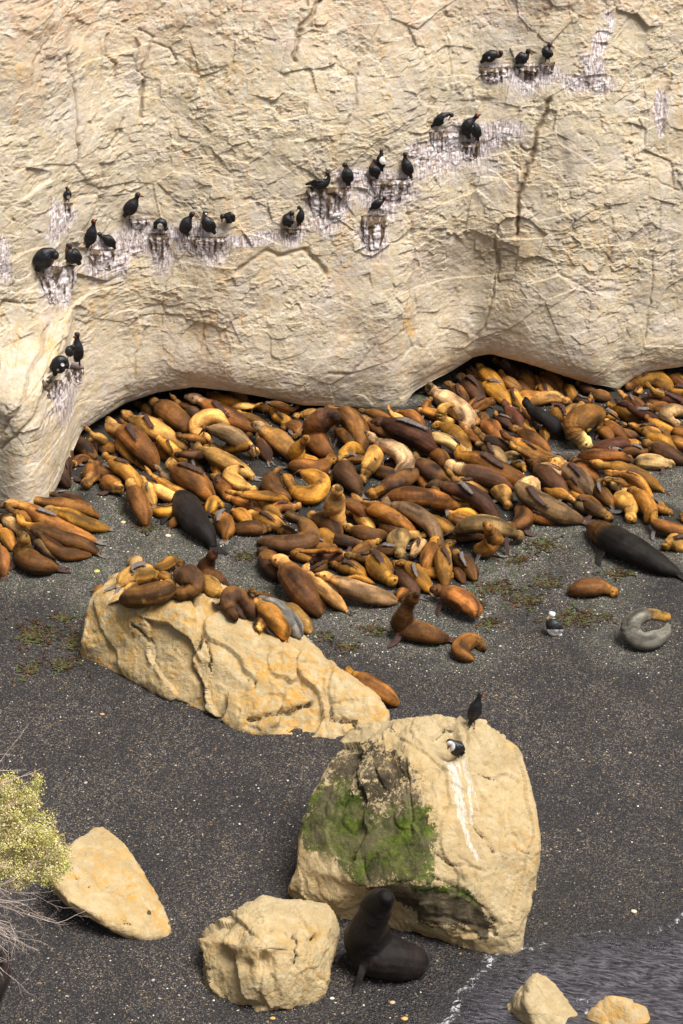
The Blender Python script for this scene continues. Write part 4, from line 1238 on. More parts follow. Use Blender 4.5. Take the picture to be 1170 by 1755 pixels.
# labels: look first, then what the animal lies beside
MARKS = [('the dark sentinel bull', 345, 905), ('the brown maned bull rearing in the crowd', 560, 745), ('the female sitting bolt upright', 577, 865), ('the cream mother with a pup', 772, 690),
         ('the white-faced dark sleeper', 805, 812), ('the golden female curled in a ring', 520, 835), ('the huge two-tone sleeper', 995, 738), ('the slender black yearling', 925, 720), ('the big reclining maned bull', 1080, 942),
         ('the upright female below the buttress', 55, 950), ('the buttress foot', 95, 815), ('the long low cave', 330, 668), ('the deep cave', 900, 625), ('the green weed clearing', 958, 795), ('the stout golden sleeper on her back', 655, 978),
         ('the tall brown female at the herd edge', 505, 1000), ('the curled ginger pup', 833, 925), ('the cream barrel-shaped sleeper', 1122, 795), ('the arched cream female', 665, 785), ('the plump pale-headed reddish sleeper', 235, 765),
         ('the long reddish sleeper with black flipper', 320, 822), ('the piebald sleeper facing the cliff gap', 405, 758), ('the fat speckled sleeper', 940, 858), ('the long orange-brown sleeper', 740, 858), ('the rock spur between the caves', 700, 680),
         ('the pillar between caves', 1062, 672), ('the slab of rock', 340, 1050), ('the long grey seal on the slab', 470, 1045)]
SPECIAL = {(307, 848): 'big charcoal-black sea lion bull sitting up with his back to the sea', (578, 716): 'brown maned bull rearing its dark neck among sleeping females', (576, 834): 'tan female sitting bolt upright in the middle of the herd',
           (733, 655): 'large cream female with dark muzzle raised beside the rock spur', (757, 798): 'dark sleeper with a pale whitish face turned up', (481, 820): 'golden female curled in a ring on open shingle',
           (1016, 766): 'huge sea lion, pale rump and brown flanks, asleep beside the weed clearing', (888, 694): 'slender black young sea lion climbing over ginger ones', (1007, 902): 'massive dark bull with ginger mane reclining apart below the herd',
           (38, 914): 'brown female sitting upright below the cliff buttress', (683, 1009): 'stout bright golden sea lion sleeping on its back, head downhill', (475, 952): 'tall brown female rising at the seaward edge of the herd',
           (834, 898): 'ginger pup curled to scratch at the herd edge', (1156, 800): 'cream barrel-shaped sleeper across reddish ones near the clearing', (620, 762): 'arched cream female with a dark foreflipper planted on a neighbour',
           (180, 730): 'plump reddish sleeper with pale head, lying near the buttress', (280, 790): 'long reddish sleeper with black flipper along its back', (443, 787): 'piebald sleeper with tan head hanging over the open shingle',
           (930, 838): 'fat speckled grey sleeper with its neck folded back', (822, 868): 'long orange-brown sleeper with tan neck stretched out', (711, 1018): 'slim female sitting with chest raised on open shingle',
           (743, 1028): 'reddish sea lion standing hunched behind the sitting slim female', (824, 1118): 'small reddish sea lion doubled up beside the sitting slim female', (585, 1147): 'lone reddish sea lion with tan head lying behind the slab end',
           (1063, 1020): 'lone plump brown sea lion asleep on shingle, near the gull', (1156, 1077): 'slate-grey sea lion, tan head, bent into a ring on open shingle', (664, 1536): 'black bull with raised head between the weedy boulder and squat rock',
           (14, 1640): 'black animal half out of view on dark shingle below the shrub', (313, 970): 'ginger sea lion looking seaward from the back of the slab', (246, 973): 'round cream rump poking up at the back of the slab',
           (274, 990): 'olive-tan sea lion with grey flipper sprawled on the slab', (294, 1000): 'dark brown spindle-shaped sea lion lying across the slab edge', (272, 986): 'small ginger face resting behind the spindle-shaped brown one',
           (236, 1003): 'little golden pup squeezed between two larger ones on the slab', (304, 1030): 'very dark sea lion with head bent down over the slab edge', (368, 945): 'maroon female sitting up just behind the slab',
           (344, 990): 'pale golden sea lion with snout up on the slab', (402, 1070): 'dark arched sea lion hanging its head down the slab face', (440, 1084): 'small brown pup peering down the slab face',
           (430, 1028): 'golden pup leaning on the long grey sea lion on the slab', (420, 1024): 'long smooth grey sea lion lying down the slab', (475, 1032): 'blotchy tan sea lion lying behind the long grey one',
           (420, 1018): 'thin brown back showing behind the long grey one', (185, 1010): 'ginger sea lion mostly hidden behind the slab end', (444, 845): 'tan sea lion stretching its neck over open shingle',
           (625, 850): 'dark brown sleeper with ginger muzzle resting on open shingle', (638, 722): 'very broad maroon sea lion with a long black flipper', (903, 930): 'grey-brown blotched sleeper with muzzle on shingle at herd edge',
           (541, 981): 'long olive-grey sleeper with tan neck at the seaward edge', (978, 787): 'reddish sea lion with small head lifted over the green weed clearing'}
def octant(dx, dy):
    a = math.degrees(math.atan2(-dy * 1.8, dx)) % 360
    return int(((a + 45) % 360) // 90)
DIRW = {0: 'bull side', 1: 'cliff side', 2: 'buttress side', 3: 'sea side'}
HEADW = {0: 'nose along shore away from buttress', 1: 'nose to the cliff', 2: 'nose towards the buttress', 3: 'nose to the sea'}
used = set()
def label_for(pts, wpx, c):
    mx = sum(p[0] for p in pts) / len(pts); my = sum(p[1] for p in pts) / len(pts)
    hd = octant(pts[0][0] - pts[-1][0], pts[0][1] - pts[-1][1])
    size = 'little' if wpx < 17 else 'slim' if wpx < 22 else 'broad' if wpx > 35 else ''
    body = WORD[c[0]] + (' ' if len(c) < 2 or c[1] == c[0] else ' ' + 'with ' + WORD[c[1]] + ' head ')
    ms = sorted(MARKS, key=lambda m: math.hypot(m[1] - mx, (m[2] - my) * 1.8))
    cand = []
    for r, m in enumerate(ms[:4]):
        d = DIRW[octant(mx - m[1], my - m[2])]
        pre = (size + ' ' + WORD[c[0]]).strip()
        if len(c) > 1 and c[1] != c[0]:
            cand.append(f'{pre} sea lion, {WORD[c[1]]} head, {d} of {m[0]}')
        else:
            cand.append(f'{pre} sea lion, {d} of {m[0]}')
        cand.append(f'{pre} sleeper, {d} of {m[0]}, {HEADW[hd]}')
    for rk in ('second', 'third', 'fourth'):
        cand.append(f'{rk} {WORD[c[0]]} sea lion out on the {DIRW[octant(mx - ms[0][1], my - ms[0][2])]} of {ms[0][0]}')
    for t in cand:
        if t not in used and len(t.replace('-', '_').split()) <= 16:
            used.add(t); return t
    return cand[-1]
for o, pts, wpx, c, opt in HERD:
    key = (int(pts[0][0]), int(pts[0][1]))
    t = SPECIAL.get(key) or label_for(pts, wpx, c)
    grp = 'sea lions lying on the rock slab' if opt.get('slab') else 'sea lions of the beach colony'
    tag(o, t, 'sea lion', grp)

# ------------------------------------------------------------------ nests
for x, y, wd, hh, br, lab in NESTS:
    c = cliff_hit(x, y + hh * .35)
    s_ = FOC / ((c - CAM) @ FW)
    a, b = wd / 2 / s_, hh / s_ / 0.9
    nu_, nv_ = 44, 34
    th = np.linspace(0, math.pi, nu_); vv = np.linspace(0, 1, nv_)
    V = []
    for v in vv:
        prof_ = 1.0 - 0.45 * max(0, v - .15) ** 1.1
        dep = 0.26 * (1.0 - 0.75 * v ** .8) * min(1, .35 + v / .16 * .65)
        for t in th:
            h_ = cliff_hit(x + math.cos(t) * wd / 2 * prof_, y + 3 + v * hh)
            V.append(h_ + np.array([0, -math.sin(t) ** .6 * dep + .03, 0]))
    V = np.array(V); org = V[nu_ // 2].copy()
    Q = V * 1.0
    V = V + np.stack([0.03 * vnoise(Q, 9, 1), -0.045 * vnoise(Q, (12, 12, 3), 2) - .03 * vnoise(Q, 20, 3), 0.03 * vnoise(Q, 12, 4)], 1)
    cap = V[:nu_].mean(0) + np.array([0, .05, -.02])
    back = [V[0] + np.array([0, .25, .05]), V[nu_ - 1] + np.array([0, .25, .05])]
    V = np.vstack([V, [cap], back]); ti = nu_ * nv_
    F = [tuple(f) for f in grid_faces(nu_, nv_).tolist()] + [(ti, i, i + 1) for i in range(nu_ - 1)] + [(ti, nu_ - 1, ti + 2), (ti, ti + 2, ti + 1), (ti, ti + 1, 0)]
    o = mesh_obj('nest', V - org, F, M_NEST)
    o.location = org
    st = fbm(V, (16, 8, 2.2), 4, 9); n2 = fbm(V, 9, 3, 10)
    low = np.clip((org[2] - V[:, 2]) / b, 0, 1)
    wh = sstep(-.12 + .25 * br, .12 + .25 * br, st + .35 * low)
    wh *= .35 + .65 * sstep(.04, .16, low)
    brn = np.array([.13, .085, .05]) * (1 + .6 * n2)[:, None]
    cc = brn * (1 - wh)[:, None] + (np.array([.72, .65, .66]) * (1 + .2 * n2)[:, None]) * wh[:, None]
    set_attr(o.data, 'col', np.clip(cc, .01, .9))
    tag(o, lab, 'nest', 'cormorant nests on the cliff')

# ------------------------------------------------------------------ birds (tail tip, rump, back, neck, head, bill tip)
BIRDS = [
 ('116,342 115,338 116,330 115,325 114,322 119,323', 13, 'tiny black cormorant perched alone highest at the buttress side of the cliff', [(117, 338, 3)], 1),
 ('212,371 220,360 229,348 234,339 236,334 245,336', 21, 'black cormorant standing in clear profile on its thin nest shelf', [], 1),
 ('149,424 154,411 158,394 160,386 160,380 164,377', 19, 'upright black cormorant, taller of the pair above two hunched birds', [], 1),
 ('198,426 190,415 180,408 173,404 170,401 164,406', 17, 'black cormorant leaning forward beside the taller upright one', [], 0),
 ('63,464 70,449 80,436 90,431 94,438 90,447', 30, 'bulky black cormorant preening its breast, lowest end of the slanting row', [], 1),
 ('137,453 127,439 119,432 117,424 119,420 112,427', 25, 'black cormorant hunched beside the bulky preening one', [], 0),
 ('264,392 268,386 276,382 282,385 284,392 277,396', 17, 'cormorant curled asleep on its straw nest, pale throat showing', [(274, 388, 5)], 0),
 ('323,404 317,394 320,381 326,372 329,367 338,371', 20, 'red-billed black cormorant, first of three in a row, facing its neighbour', [], 1),
 ('369,400 360,388 353,378 350,370 352,364 345,374', 21, 'black cormorant preening, middle of three in a row', [(353, 367, 2)], 0),
 ('402,378 396,374 389,371 384,370 381,371 380,378', 19, 'small huddled black cormorant, end of three in a row', [], 0),
 ('497,389 494,382 493,374 496,367 500,365 503,371', 19, 'hunched black cormorant, lower of the pair near the overhang', [], 0),
 ('510,387 513,378 515,369 516,361 512,355 507,361', 13, 'slender cormorant with pale grey breast beside the hunched one', [(506, 365, 4)], 1),
 ('523,315 538,313 553,316 563,306 561,296 556,304', 15, 'long-tailed cormorant with arched thick neck on the dripping nest', [], 1),
 ('598,318 596,305 594,292 593,285 590,282 591,291', 19, 'tall black cormorant with bent head beside the long-tailed one', [], 1),
 ('647,306 643,296 640,286 641,278 643,275 638,281', 18, 'dark stooping cormorant next to the white-breasted one', [], 0),
 ('655,293 653,283 652,272 653,264 653,258 657,263', 15, 'upright cormorant with bright white breast', [(657, 275, 7)], 1),
 ('705,305 700,292 695,279 694,269 694,264 699,266', 18, 'slim black cormorant standing apart at the edge of the white nest shelf', [], 1),
 ('633,359 642,352 650,347 657,343 659,339 664,342', 14, 'cormorant sitting low on the tall brown hanging nest', [], 0),
 ('823,107 835,97 848,94 856,96 858,90 851,93', 18, 'crouching black cormorant, lowest of the topmost three', [(838, 99, 2)], 0),
 ('884,109 892,100 900,96 904,91 905,87 910,91', 19, 'black cormorant crouched between two others at the cliff top', [], 0),
 ('937,101 938,93 937,86 940,81 942,77 947,79', 18, 'highest black cormorant on the cliff, head up', [], 1),
 ('738,217 750,208 761,199 770,195 774,197 768,205', 16, 'white-bellied cormorant leaning forward to preen', [(766, 207, 6)], 0),
 ('805,237 799,226 801,215 810,206 817,199 820,197', 19, 'cormorant stretching its neck across its mate on the whitewashed patch', [], 0),
 ('819,241 817,228 813,215 809,210 806,213 805,219', 16, 'cormorant tucked under the stretched neck of its mate', [(809, 216, 2)], 1),
 ('134,625 133,609 132,592 132,579 132,573 128,576', 20, 'upright black cormorant on the buttress nest', [], 1),
 ('112,611 116,604 122,598 126,596 124,594 121,598', 17, 'black cormorant half hidden behind the upright one on the buttress', [], 0),
 ('93,643 97,630 104,619 112,619 113,626 107,633', 25, 'hunched cormorant with white streak under its wing on the twiggy nest', [(107, 625, 3), (99, 634, 2)], 0),
]
def bird(ptstr, wd, lab, white, plane=None, feet=0, cat='cormorant', grp='cormorants nesting on the cliff', gull=False):
    p2 = [tuple(float(v) for v in s.split(',')) for s in ptstr.split()]
    if plane is None:
        plane = min(cliff_hit(p2[1][0], p2[1][1] + 2)[1], cliff_hit(p2[2][0], p2[2][1] + 6)[1]) - 0.15
    W3 = [on_plane(x, y, plane) for x, y in p2]
    s_ = FOC / ((W3[2] - CAM) @ FW)
    R = wd / 2 / s_ * 1.08
    W3[0] = W3[0] + np.array([0, -.05, 0]); W3[-1] = W3[-1] + np.array([0, -.04, 0])
    C, L = catmull(W3[:5], None, 30)
    kp = [0, .16, .34, .52, .66, .78, .86, .93, 1]
    kr = [.28, .42, .85, 1.0, .86, .52, .36, .36, .30]
    ss = np.linspace(0, 1, 30)
    rad = R * np.interp(ss, kp, kr); flat = np.interp(ss, [0, .15, .3, 1], [.3, .6, .95, 1])
    side = np.tile([1., 0, 0], (30, 1)); T = np.gradient(C, axis=0); T /= np.linalg.norm(T, axis=1, keepdims=True)
    side = np.cross(T, np.array([0, 1., 0])); side /= np.linalg.norm(side, axis=1, keepdims=True) + 1e-9
    V, F = sweep(C, rad, side, flat * .9, 12)
    def add(v, f):
        b = len(V); V.extend(v); F.extend([tuple(i + b for i in q_) for q_ in f])
    # head ball, bill, folded wing edges, feet
    hc = C[-1]; hr = R * .46
    c_, _ = catmull([hc - T[-1] * hr, hc, hc + (W3[-1] - hc) / (np.linalg.norm(W3[-1] - hc) + 1e-6) * hr * 1.1], None, 8)
    add(*sweep(c_, hr * np.array([.35, .75, .95, 1, .97, .85, .6, .3]), np.tile([0, 1., 0.01], (8, 1)), np.full(8, 1.), 10))
    bd = (W3[-1] - hc); bl = np.linalg.norm(bd); bd = bd / (bl + 1e-6)
    c_, _ = catmull([hc + bd * hr * .5, hc + bd * max(bl, hr * 2.1)], None, 6)
    add(*sweep(c_, hr * np.array([.5, .42, .36, .32, .3, .24]), np.tile([0, 1., 0.01], (6, 1)), np.full(6, 1.), 8))
    for sg in (1, -1):
        w0 = C[19] + side[19] * sg * rad[19] * .55 + np.array([0, -.35 * R, 0]); w1 = C[9] + side[9] * sg * rad[9] * .7 + np.array([0, -.3 * R, 0]); w2 = C[4] + side[4] * sg * rad[4] * .3
        c_, _ = catmull([w0, w1, w2], None, 12)
        add(*sweep(c_, R * .55 * np.interp(np.linspace(0, 1, 12), [0, .3, .7, 1], [.5, 1, .7, .12]), np.tile([1., 0, 0], (12, 1)), np.full(12, .7), 8))
    nb = len(V)
    if feet:
        for sg in (1, -1):
            f0_ = C[7] + side[7] * sg * R * .35 + np.array([0, -.25 * R, 0]); f1_ = f0_ + np.array([0, -.02, -R * 1.25]); f2_ = f1_ + np.array([0.0, -.07, -.01])
            add(*sweep(np.array([f0_, f1_, f2_]), np.array([.012, .012, .02]) * 1.4, np.tile([1., 0, 0], (3, 1)), np.full(3, .8), 6))
    me = remeshed(V, F, 0.0125, 1)
    P_ = get_co(me)
    x_, y_, _ = project(P_)
    n1 = fbm(P_, 12, 3, 5)
    Cc = np.tile([.011, .011, .013], (len(P_), 1)) * (1 + .5 * n1)[:, None]
    if gull:
        Cc[:] = [.75, .74, .72]
        m_ = (y_ > 1060) & (y_ < 1079)
        Cc[m_] = [.02, .02, .022]
    for wx0, wy0, wr in white:
        m_ = (np.hypot(x_ - wx0, y_ - wy0) < wr) & (P_[:, 1] < C[:, 1].mean() + .02)
        Cc[m_] = [.72, .70, .66]
    db = np.linalg.norm(P_ - (hc + bd * hr * 1.0), axis=1)
    if not gull: Cc[db < hr * .62] = [.42, .07, .02]
    tipm = (((P_ - hc) @ bd) > hr * 1.15) & (np.linalg.norm(P_ - hc, axis=1) < hr * 3.2) & (np.linalg.norm(np.cross(P_ - hc, bd), axis=1) < hr * .6)
    Cc[tipm] = [.55, .38, .08] if gull else [.10, .05, .03]
    if feet:
        low = (P_[:, 2] < C[7][2] - R * .9) & (np.abs((P_ - C[7]) @ side[7]) < R * .8) & (np.linalg.norm(P_ - C[0], axis=1) > R * .6)
        Cc[low] = [.40, .14, .10] if not gull else [.5, .4, .15]
    set_attr(me, 'col', np.clip(Cc, .003, .9))
    me.materials.append(M_BIRD)
    o = bpy.data.objects.new('gull' if gull else 'cormorant', me); col.objects.link(o)
    org = W3[1]
    me.vertices.foreach_set('co', (P_ - org).astype(np.float32).ravel()); me.update()
    o.location = org
    tag(o, lab, cat, grp)
for s_, wd, lab, white, ft in BIRDS:
    bird(s_, wd, lab, white, None, ft)
def on_rock(px, py, B):
    h = B.ray_cast(Vector(CAM), Vector(ray(px, py)).normalized())
    return np.array(h[0]) if h[0] is not None else at(px, py, 3)
bird('804,1241 810,1226 816,1209 820,1197 823,1190 829,1192', 22, 'black cormorant standing on the crest of the weedy boulder', [], on_rock(815, 1242, BIGB)[1] - .02, 1, grp='cormorants on the boulder')
bird('796,1290 789,1288 781,1279 774,1271 770,1272 768,1278', 24, 'black and white cormorant huddled in the boulder hollow above the white streaks', [(771, 1279, 9)], on_rock(780, 1296, BIGB)[1] - .12, 1, grp='cormorants on the boulder')
gp = at(946, 1088, 0.0)
bird('961,1091 953,1080 946,1068 944,1059 946,1052 938,1058', 25, 'black-backed white gull standing alone on the shingle', [], gp[1] + .02, 1, cat='gull', grp=None, gull=True)
# ------------------------------------------------------------------ beach surface mask: trampled light grit round the herd, wet strip by the water, weed
P = get_co(beach.data)
px, py, _z = project(P)
inside = (np.abs(P[:, 0]) < 15) & (P[:, 1] > -27) & (P[:, 1] < 15)
HC = np.array([o.location[:2] for o, *_ in HERD]); HC = HC[HC[:, 1] > -8.5]
her = np.zeros(len(P)); idx = np.where(inside)[0]
for ch in np.array_split(idx, 40):
    d = np.linalg.norm(P[ch, None, :2] - HC[None], axis=2)
    her[ch] = np.clip(np.exp(-(d / 1.1) ** 2).sum(1) * .5 + .4 * np.exp(-(d.min(1) / 2.0) ** 2), 0, 1)
sd_ = shore_d(P[:, 0], P[:, 1])
wet = 1 - sstep(.4, 3.0, sd_ + .8 * vnoise(P, .7, 4))
weed = np.clip(her * 1.1 + .25 * sstep(-9, -3, P[:, 1]), 0, 1)
cg = at(955, 800)
weed = np.maximum(weed, 1.6 * np.exp(-np.sum((P[:, :2] - cg[:2]) ** 2, 1) / 1.2))
gap_shade = np.zeros(len(P)); HS = []  # shade put into the ground colour where bodies lie close together
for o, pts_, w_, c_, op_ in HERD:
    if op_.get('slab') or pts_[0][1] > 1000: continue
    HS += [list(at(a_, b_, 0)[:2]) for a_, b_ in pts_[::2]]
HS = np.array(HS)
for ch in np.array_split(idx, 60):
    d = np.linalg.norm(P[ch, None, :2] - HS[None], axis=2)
    gap_shade[ch] = np.clip((np.exp(-(d / .45) ** 2).sum(1) - .55) * .9, 0, 1)
set_attr(beach.data, 'mask', np.stack([her * .9, wet, np.clip(weed, 0, 1), gap_shade], 1))

# ------------------------------------------------------------------ water
def wz_(X, Y):
    Q = np.stack([X.ravel(), Y.ravel(), np.zeros(X.size)], 1)
    n = Q[:, 0] * .25 + Q[:, 1] * 1.0
    w_ = 0.045 * np.sin(6.5 * n + 2.6 * vnoise(Q, .8, 3) + 1.5 * vnoise(Q, 2.2, 4)) + .03 * fbm(Q, (1.5, 3.2, 1), 4, 5) + .008 * fbm(Q, (6, 11, 1), 3, 6)
    d_ = -shore_d(Q[:, 0], Q[:, 1])
    return (0.0 + .004 + w_ * sstep(-.1, 1.4, d_)).reshape(X.shape)
xs = np.concatenate([[-1500, -200, -40, -12], np.arange(-2, 12.01, 0.045), [20, 60, 300, 1500]])
ys = np.concatenate([[-1500, -200, -60, -32], np.arange(-26, -15.9, 0.045), [-8, 0, 10]])
X, Y = np.meshgrid(xs, ys)
Z = wz_(X, Y)
water = mesh_obj('water', np.stack([X.ravel(), Y.ravel(), Z.ravel()], 1), grid_faces(len(xs), len(ys)), M_WATER)
P = get_co(water.data)
dep = P[:, 2] - ground_z(P[:, 0], P[:, 1])
sdw = -shore_d(P[:, 0], P[:, 1]) + .35 * fbm(P, .9, 3, 12)
edge = np.clip(sdw / 1.5, 0, 1)
foam = .64 * np.exp(-((sdw - .2) / .2) ** 2) * sstep(-.6, .2, vnoise(P, .8, 8)) + .25 * np.exp(-((sdw - .9) / .2) ** 2) * sstep(0, .5, vnoise(P, .7, 9))
for x, y, r, a in [(870, 1620, .32, 1.0), (835, 1643, .28, .8), (1000, 1730, .3, .6), (1010, 1750, .3, .7), (860, 1735, .2, .5), (725, 1705, .5, .35)]:
    c = at(x, y, 0); foam = np.maximum(foam, a * np.exp(-np.sum((P[:, :2] - c[:2]) ** 2, 1) / r ** 2))
set_attr(water.data, 'mask', np.stack([edge, foam, foam * 0], 1))
tag(water, kind='structure')

# ------------------------------------------------------------------ loose pebbles and shells (one mass), seaweed scraps (one mass)
ico = bmesh.new(); bmesh.ops.create_icosphere(ico, subdivisions=1, radius=1)
iv = np.array([v.co[:] for v in ico.verts]); iff = np.array([[v.index for v in f.verts] for f in ico.faces]); ico.free()
rs = np.random.RandomState(3)
NP = 30000
pxs = rs.uniform(-60, 1230, NP); pys = rs.uniform(640, 1770, NP)
keep = []
for a_, b_ in zip(pxs, pys):
    p = at(a_, b_, 0)
    if shore_d(p[0], p[1]) > .25: keep.append(p)
cen = np.array(keep); n = len(cen)
near = np.array([np.min(np.linalg.norm(HC - c[:2], axis=1)) for c in cen])
siz = (0.009 + 0.014 * rs.rand(n) ** 2.5) * np.where(rs.rand(n) > .985, 2.0, 1) * 1.15
scl = np.stack([siz * rs.uniform(.8, 1.5, n), siz * rs.uniform(.7, 1.2, n), siz * rs.uniform(.3, .7, n)], 1)
an = rs.rand(n) * 6.28
v = iv[None] * (1 + .2 * rs.randn(n, len(iv), 1)) * scl[:, None]
ca, sa = np.cos(an)[:, None], np.sin(an)[:, None]
v = np.stack([v[..., 0] * ca - v[..., 1] * sa, v[..., 0] * sa + v[..., 1] * ca, v[..., 2]], -1) + (cen + np.array([0, 0, .006]))[:, None]
pal = np.array([[.03, .03, .035], [.06, .055, .055], [.13, .115, .10], [.26, .17, .08], [.42, .36, .28], [.62, .58, .52]])
pr = np.where((near < 1.6)[:, None], [.14, .20, .22, .05, .22, .17], [.32, .28, .20, .11, .07, .02])
ci = (rs.rand(n, 1) > np.cumsum(pr, 1)).sum(1).clip(0, 5)
f = (iff[None] + (np.arange(n) * len(iv))[:, None, None]).reshape(-1, 3)
peb = mesh_obj('pebbles', v.reshape(-1, 3), f, M_PEB, smooth=False)
set_attr(peb.data, 'col', np.repeat(pal[ci] * rs.uniform(.7, 1.25, (n, 1)), len(iv), 0))
tag(peb, kind='stuff')
# a few individual stones one could count
STN = [(1086, 1562, 5, (.62, .52, .36), 'pale oval stone lying alone on dark shingle above the water'), (432, 1212, 5, (.30, .38, .42), 'blue-grey round pebble on shingle below the slab'), (672, 1718, 4.5, (.55, .36, .22), 'pinkish stone seaward of the black bull'),
       (693, 1746, 5, (.65, .36, .10), 'orange stone at the edge of the wash'), (569, 1711, 3.5, (.62, .58, .50), 'small white stone between squat boulder and black bull'), (211, 895, 4, (.6, .48, .25), 'yellowish stone beside the dark sentinel bull clearing'),
       (288, 918, 4.5, (.62, .52, .40), 'flat cream stone near the dark sentinel bull'), (166, 979, 4.5, (.6, .5, .12), 'yellow stone among weed below the buttress herd'), (175, 1224, 3.5, (.50, .30, .16), 'rusty pebble on shingle in front of the slab'),
       (467, 1745, 4, (.6, .35, .1), 'small orange stone in front of the squat boulder')]
for x, y, r, c_, lab in STN:
    p = at(x, y, 0.01); s_ = FOC / ((p - CAM) @ FW); R = r / s_
    bm = bmesh.new(); bmesh.ops.create_icosphere(bm, subdivisions=3, radius=1)
    V = np.array([q_.co[:] for q_ in bm.verts]); F = [[q_.index for q_ in f_.verts] for f_ in bm.faces]; bm.free()
    V = V * (1 + .18 * vnoise(V + x, 1.3, 3))[:, None] * np.array([1.15, .9, .5]) * R
    o = mesh_obj('stone', V, F, M_PEB); o.location = p
    set_attr(o.data, 'col', np.tile(c_, (len(V), 1)) * (1 + .2 * vnoise(V * 60, 1, 4))[:, None])
    tag(o, lab, 'stone', 'odd bright stones on the shingle')
# seaweed scraps
WD = [(60, 1090, 40, 26), (110, 1140, 34, 14), (50, 1150, 24, 12), (860, 1010, 40, 14), (940, 1000, 30, 12), (840, 1070, 26, 10), (980, 1060, 50, 16), (900, 1030, 40, 14), (600, 1110, 26, 10), (420, 955, 24, 10), (250, 905, 26, 14), (835, 1010, 26, 12), (1020, 880, 30, 12),
      (640, 1080, 30, 12), (130, 1100, 20, 24), (1040, 1060, 16, 8), (820, 1035, 20, 8), (930, 935, 40, 12), (890, 960, 30, 10), (110, 1060, 26, 10), (1060, 985, 40, 8), (560, 1090, 18, 8), (980, 820, 26, 10)]
V, F, Cl = [], [], []
for cx, cy, rx, ry in WD:
    for _ in range(int(rx * ry / 5)):
        a_ = rs.rand() * 6.28; rr_ = abs(rs.randn()) * .6
        p = at(cx + math.cos(a_) * rr_ * rx, cy + math.sin(a_) * rr_ * ry, 0)
        an_ = rs.rand() * 6.28; L_ = rs.uniform(.06, .22); wd_ = rs.uniform(.012, .035)
        cc = np.array([.055, .030, .010]) * rs.uniform(.3, 1.6) if rs.rand() > .25 else np.array([.06, .085, .02])
        b = len(V); nseg = 5
        for i in range(nseg + 1):
            t = i / nseg; an_ += rs.uniform(-.6, .6)
            q_ = p + np.array([math.cos(an_) * L_ * t, math.sin(an_) * L_ * t, 0]); z = float(ground_z(q_[0], q_[1])) + .012 + .02 * rs.rand()
            nx, ny = -math.sin(an_) * wd_, math.cos(an_) * wd_
            V += [(q_[0] + nx, q_[1] + ny, z), (q_[0] - nx, q_[1] - ny, z + .01)]; Cl += [cc, cc]
            if i: F.append((b + 2 * i - 2, b + 2 * i - 1, b + 2 * i + 1, b + 2 * i))
o = mesh_obj('seaweed', V, F, M_WEED); set_attr(o.data, 'col', np.array(Cl)); tag(o, kind='stuff')

# ------------------------------------------------------------------ near headland (outside the frame) that the shrub grows from
hp = CAM + ray(20, 1430) / np.linalg.norm(ray(20, 1430)) * 35
hx, hy, hz = hp[0] - 1.15, hp[1], hp[2] - .55
T_ = np.linspace(0, 1, 60); K_ = np.linspace(0, 1, 50)
V = []
for k in K_:
    for t in T_:
        x = hx - .2 - 9 * (1 - abs(2 * t - 1) ** 3) * 0 - (abs(2 * t - 1) ** 4) * 6 - (1 - k) * 0.0
        y = hy - 6 + 8 * t
        if k > .85:
            x -= (k - .85) / .15 * 10
        z = -1 + min(k / .85, 1) * (hz + 1)
        V.append((x + .35 * (1 - min(k / .85, 1)), y, z))
V = np.array(V); V += np.stack([np.minimum(0.0, -.25 + .35 * fbm(V, .7, 5, 3)), .2 * fbm(V, .9, 4, 4), .12 * fbm(V, 1.2, 4, 5)], 1)
head = mesh_obj('headland', V, grid_faces(60, 50), M_CLIFF); set_attr(head.data, 'mask', np.zeros((len(V), 3))); tag(head, kind='structure')

# ------------------------------------------------------------------ shrub
def tube(V, F, Cl, P0, P1, r0, r1, c, n=5):
    d = P1 - P0; L = np.linalg.norm(d) + 1e-9; d = d / L
    a = np.cross(d, [0.3, .2, 1.]); a /= np.linalg.norm(a) + 1e-9; b = np.cross(d, a); s = len(V)
    for P_, r in ((P0, r0), (P1, r1)):
        for i in range(n):
            t = 2 * math.pi * i / n
            V.append(P_ + (a * math.cos(t) + b * math.sin(t)) * r); Cl.append(c)
    for i in range(n):
        F.append((s + i, s + (i + 1) % n, s + n + (i + 1) % n, s + n + i))
def sp(px, py, dd=35.0):
    r = ray(px, py); return CAM + r / np.linalg.norm(r) * dd
root = np.array([hx - .35, hy, hz - .05])
empty = bpy.data.objects.new('shrub', None); col.objects.link(empty)
tag(empty, 'yellow-green cliff shrub with bare pink-grey twigs leaning into view', 'shrub')
V, F, Cl = [], [], []
R_ = random.Random(5)
tips = []
def grow(P0, d, L, r, depth, spread, tipl):
    n = 5; P = P0
    for i in range(n):
        d2 = d + np.array([R_.gauss(0, spread), R_.gauss(0, spread), R_.gauss(0, spread)]); d2 /= np.linalg.norm(d2); d = d2
        Q = P + d * L / n
        tube(V, F, Cl, P, Q, r, r * .85, np.array([.70, .58, .52]) * R_.uniform(.7, 1.1)); P = Q; r *= .85
        if depth > 0 and R_.random() < .8:
            e = d + np.array([R_.gauss(0, .6), R_.gauss(0, .6), R_.gauss(0, .6)]); e /= np.linalg.norm(e)
            grow(P, e, L * R_.uniform(.22, .42), r * .7, depth - 1, spread, tipl)
    tipl.append(P)
fol, bare = [], []
for t in [(40, 1345), (55, 1360), (20, 1380), (85, 1440), (100, 1470), (60, 1430), (30, 1430), (95, 1500), (10, 1340), (70, 1490), (40, 1480)]:
    g = sp(*t, 35 + R_.uniform(-.3, .3)); d = g - root; L = np.linalg.norm(d) * .86
    grow(root, d / np.linalg.norm(d), L, .014, 2, .14, fol)
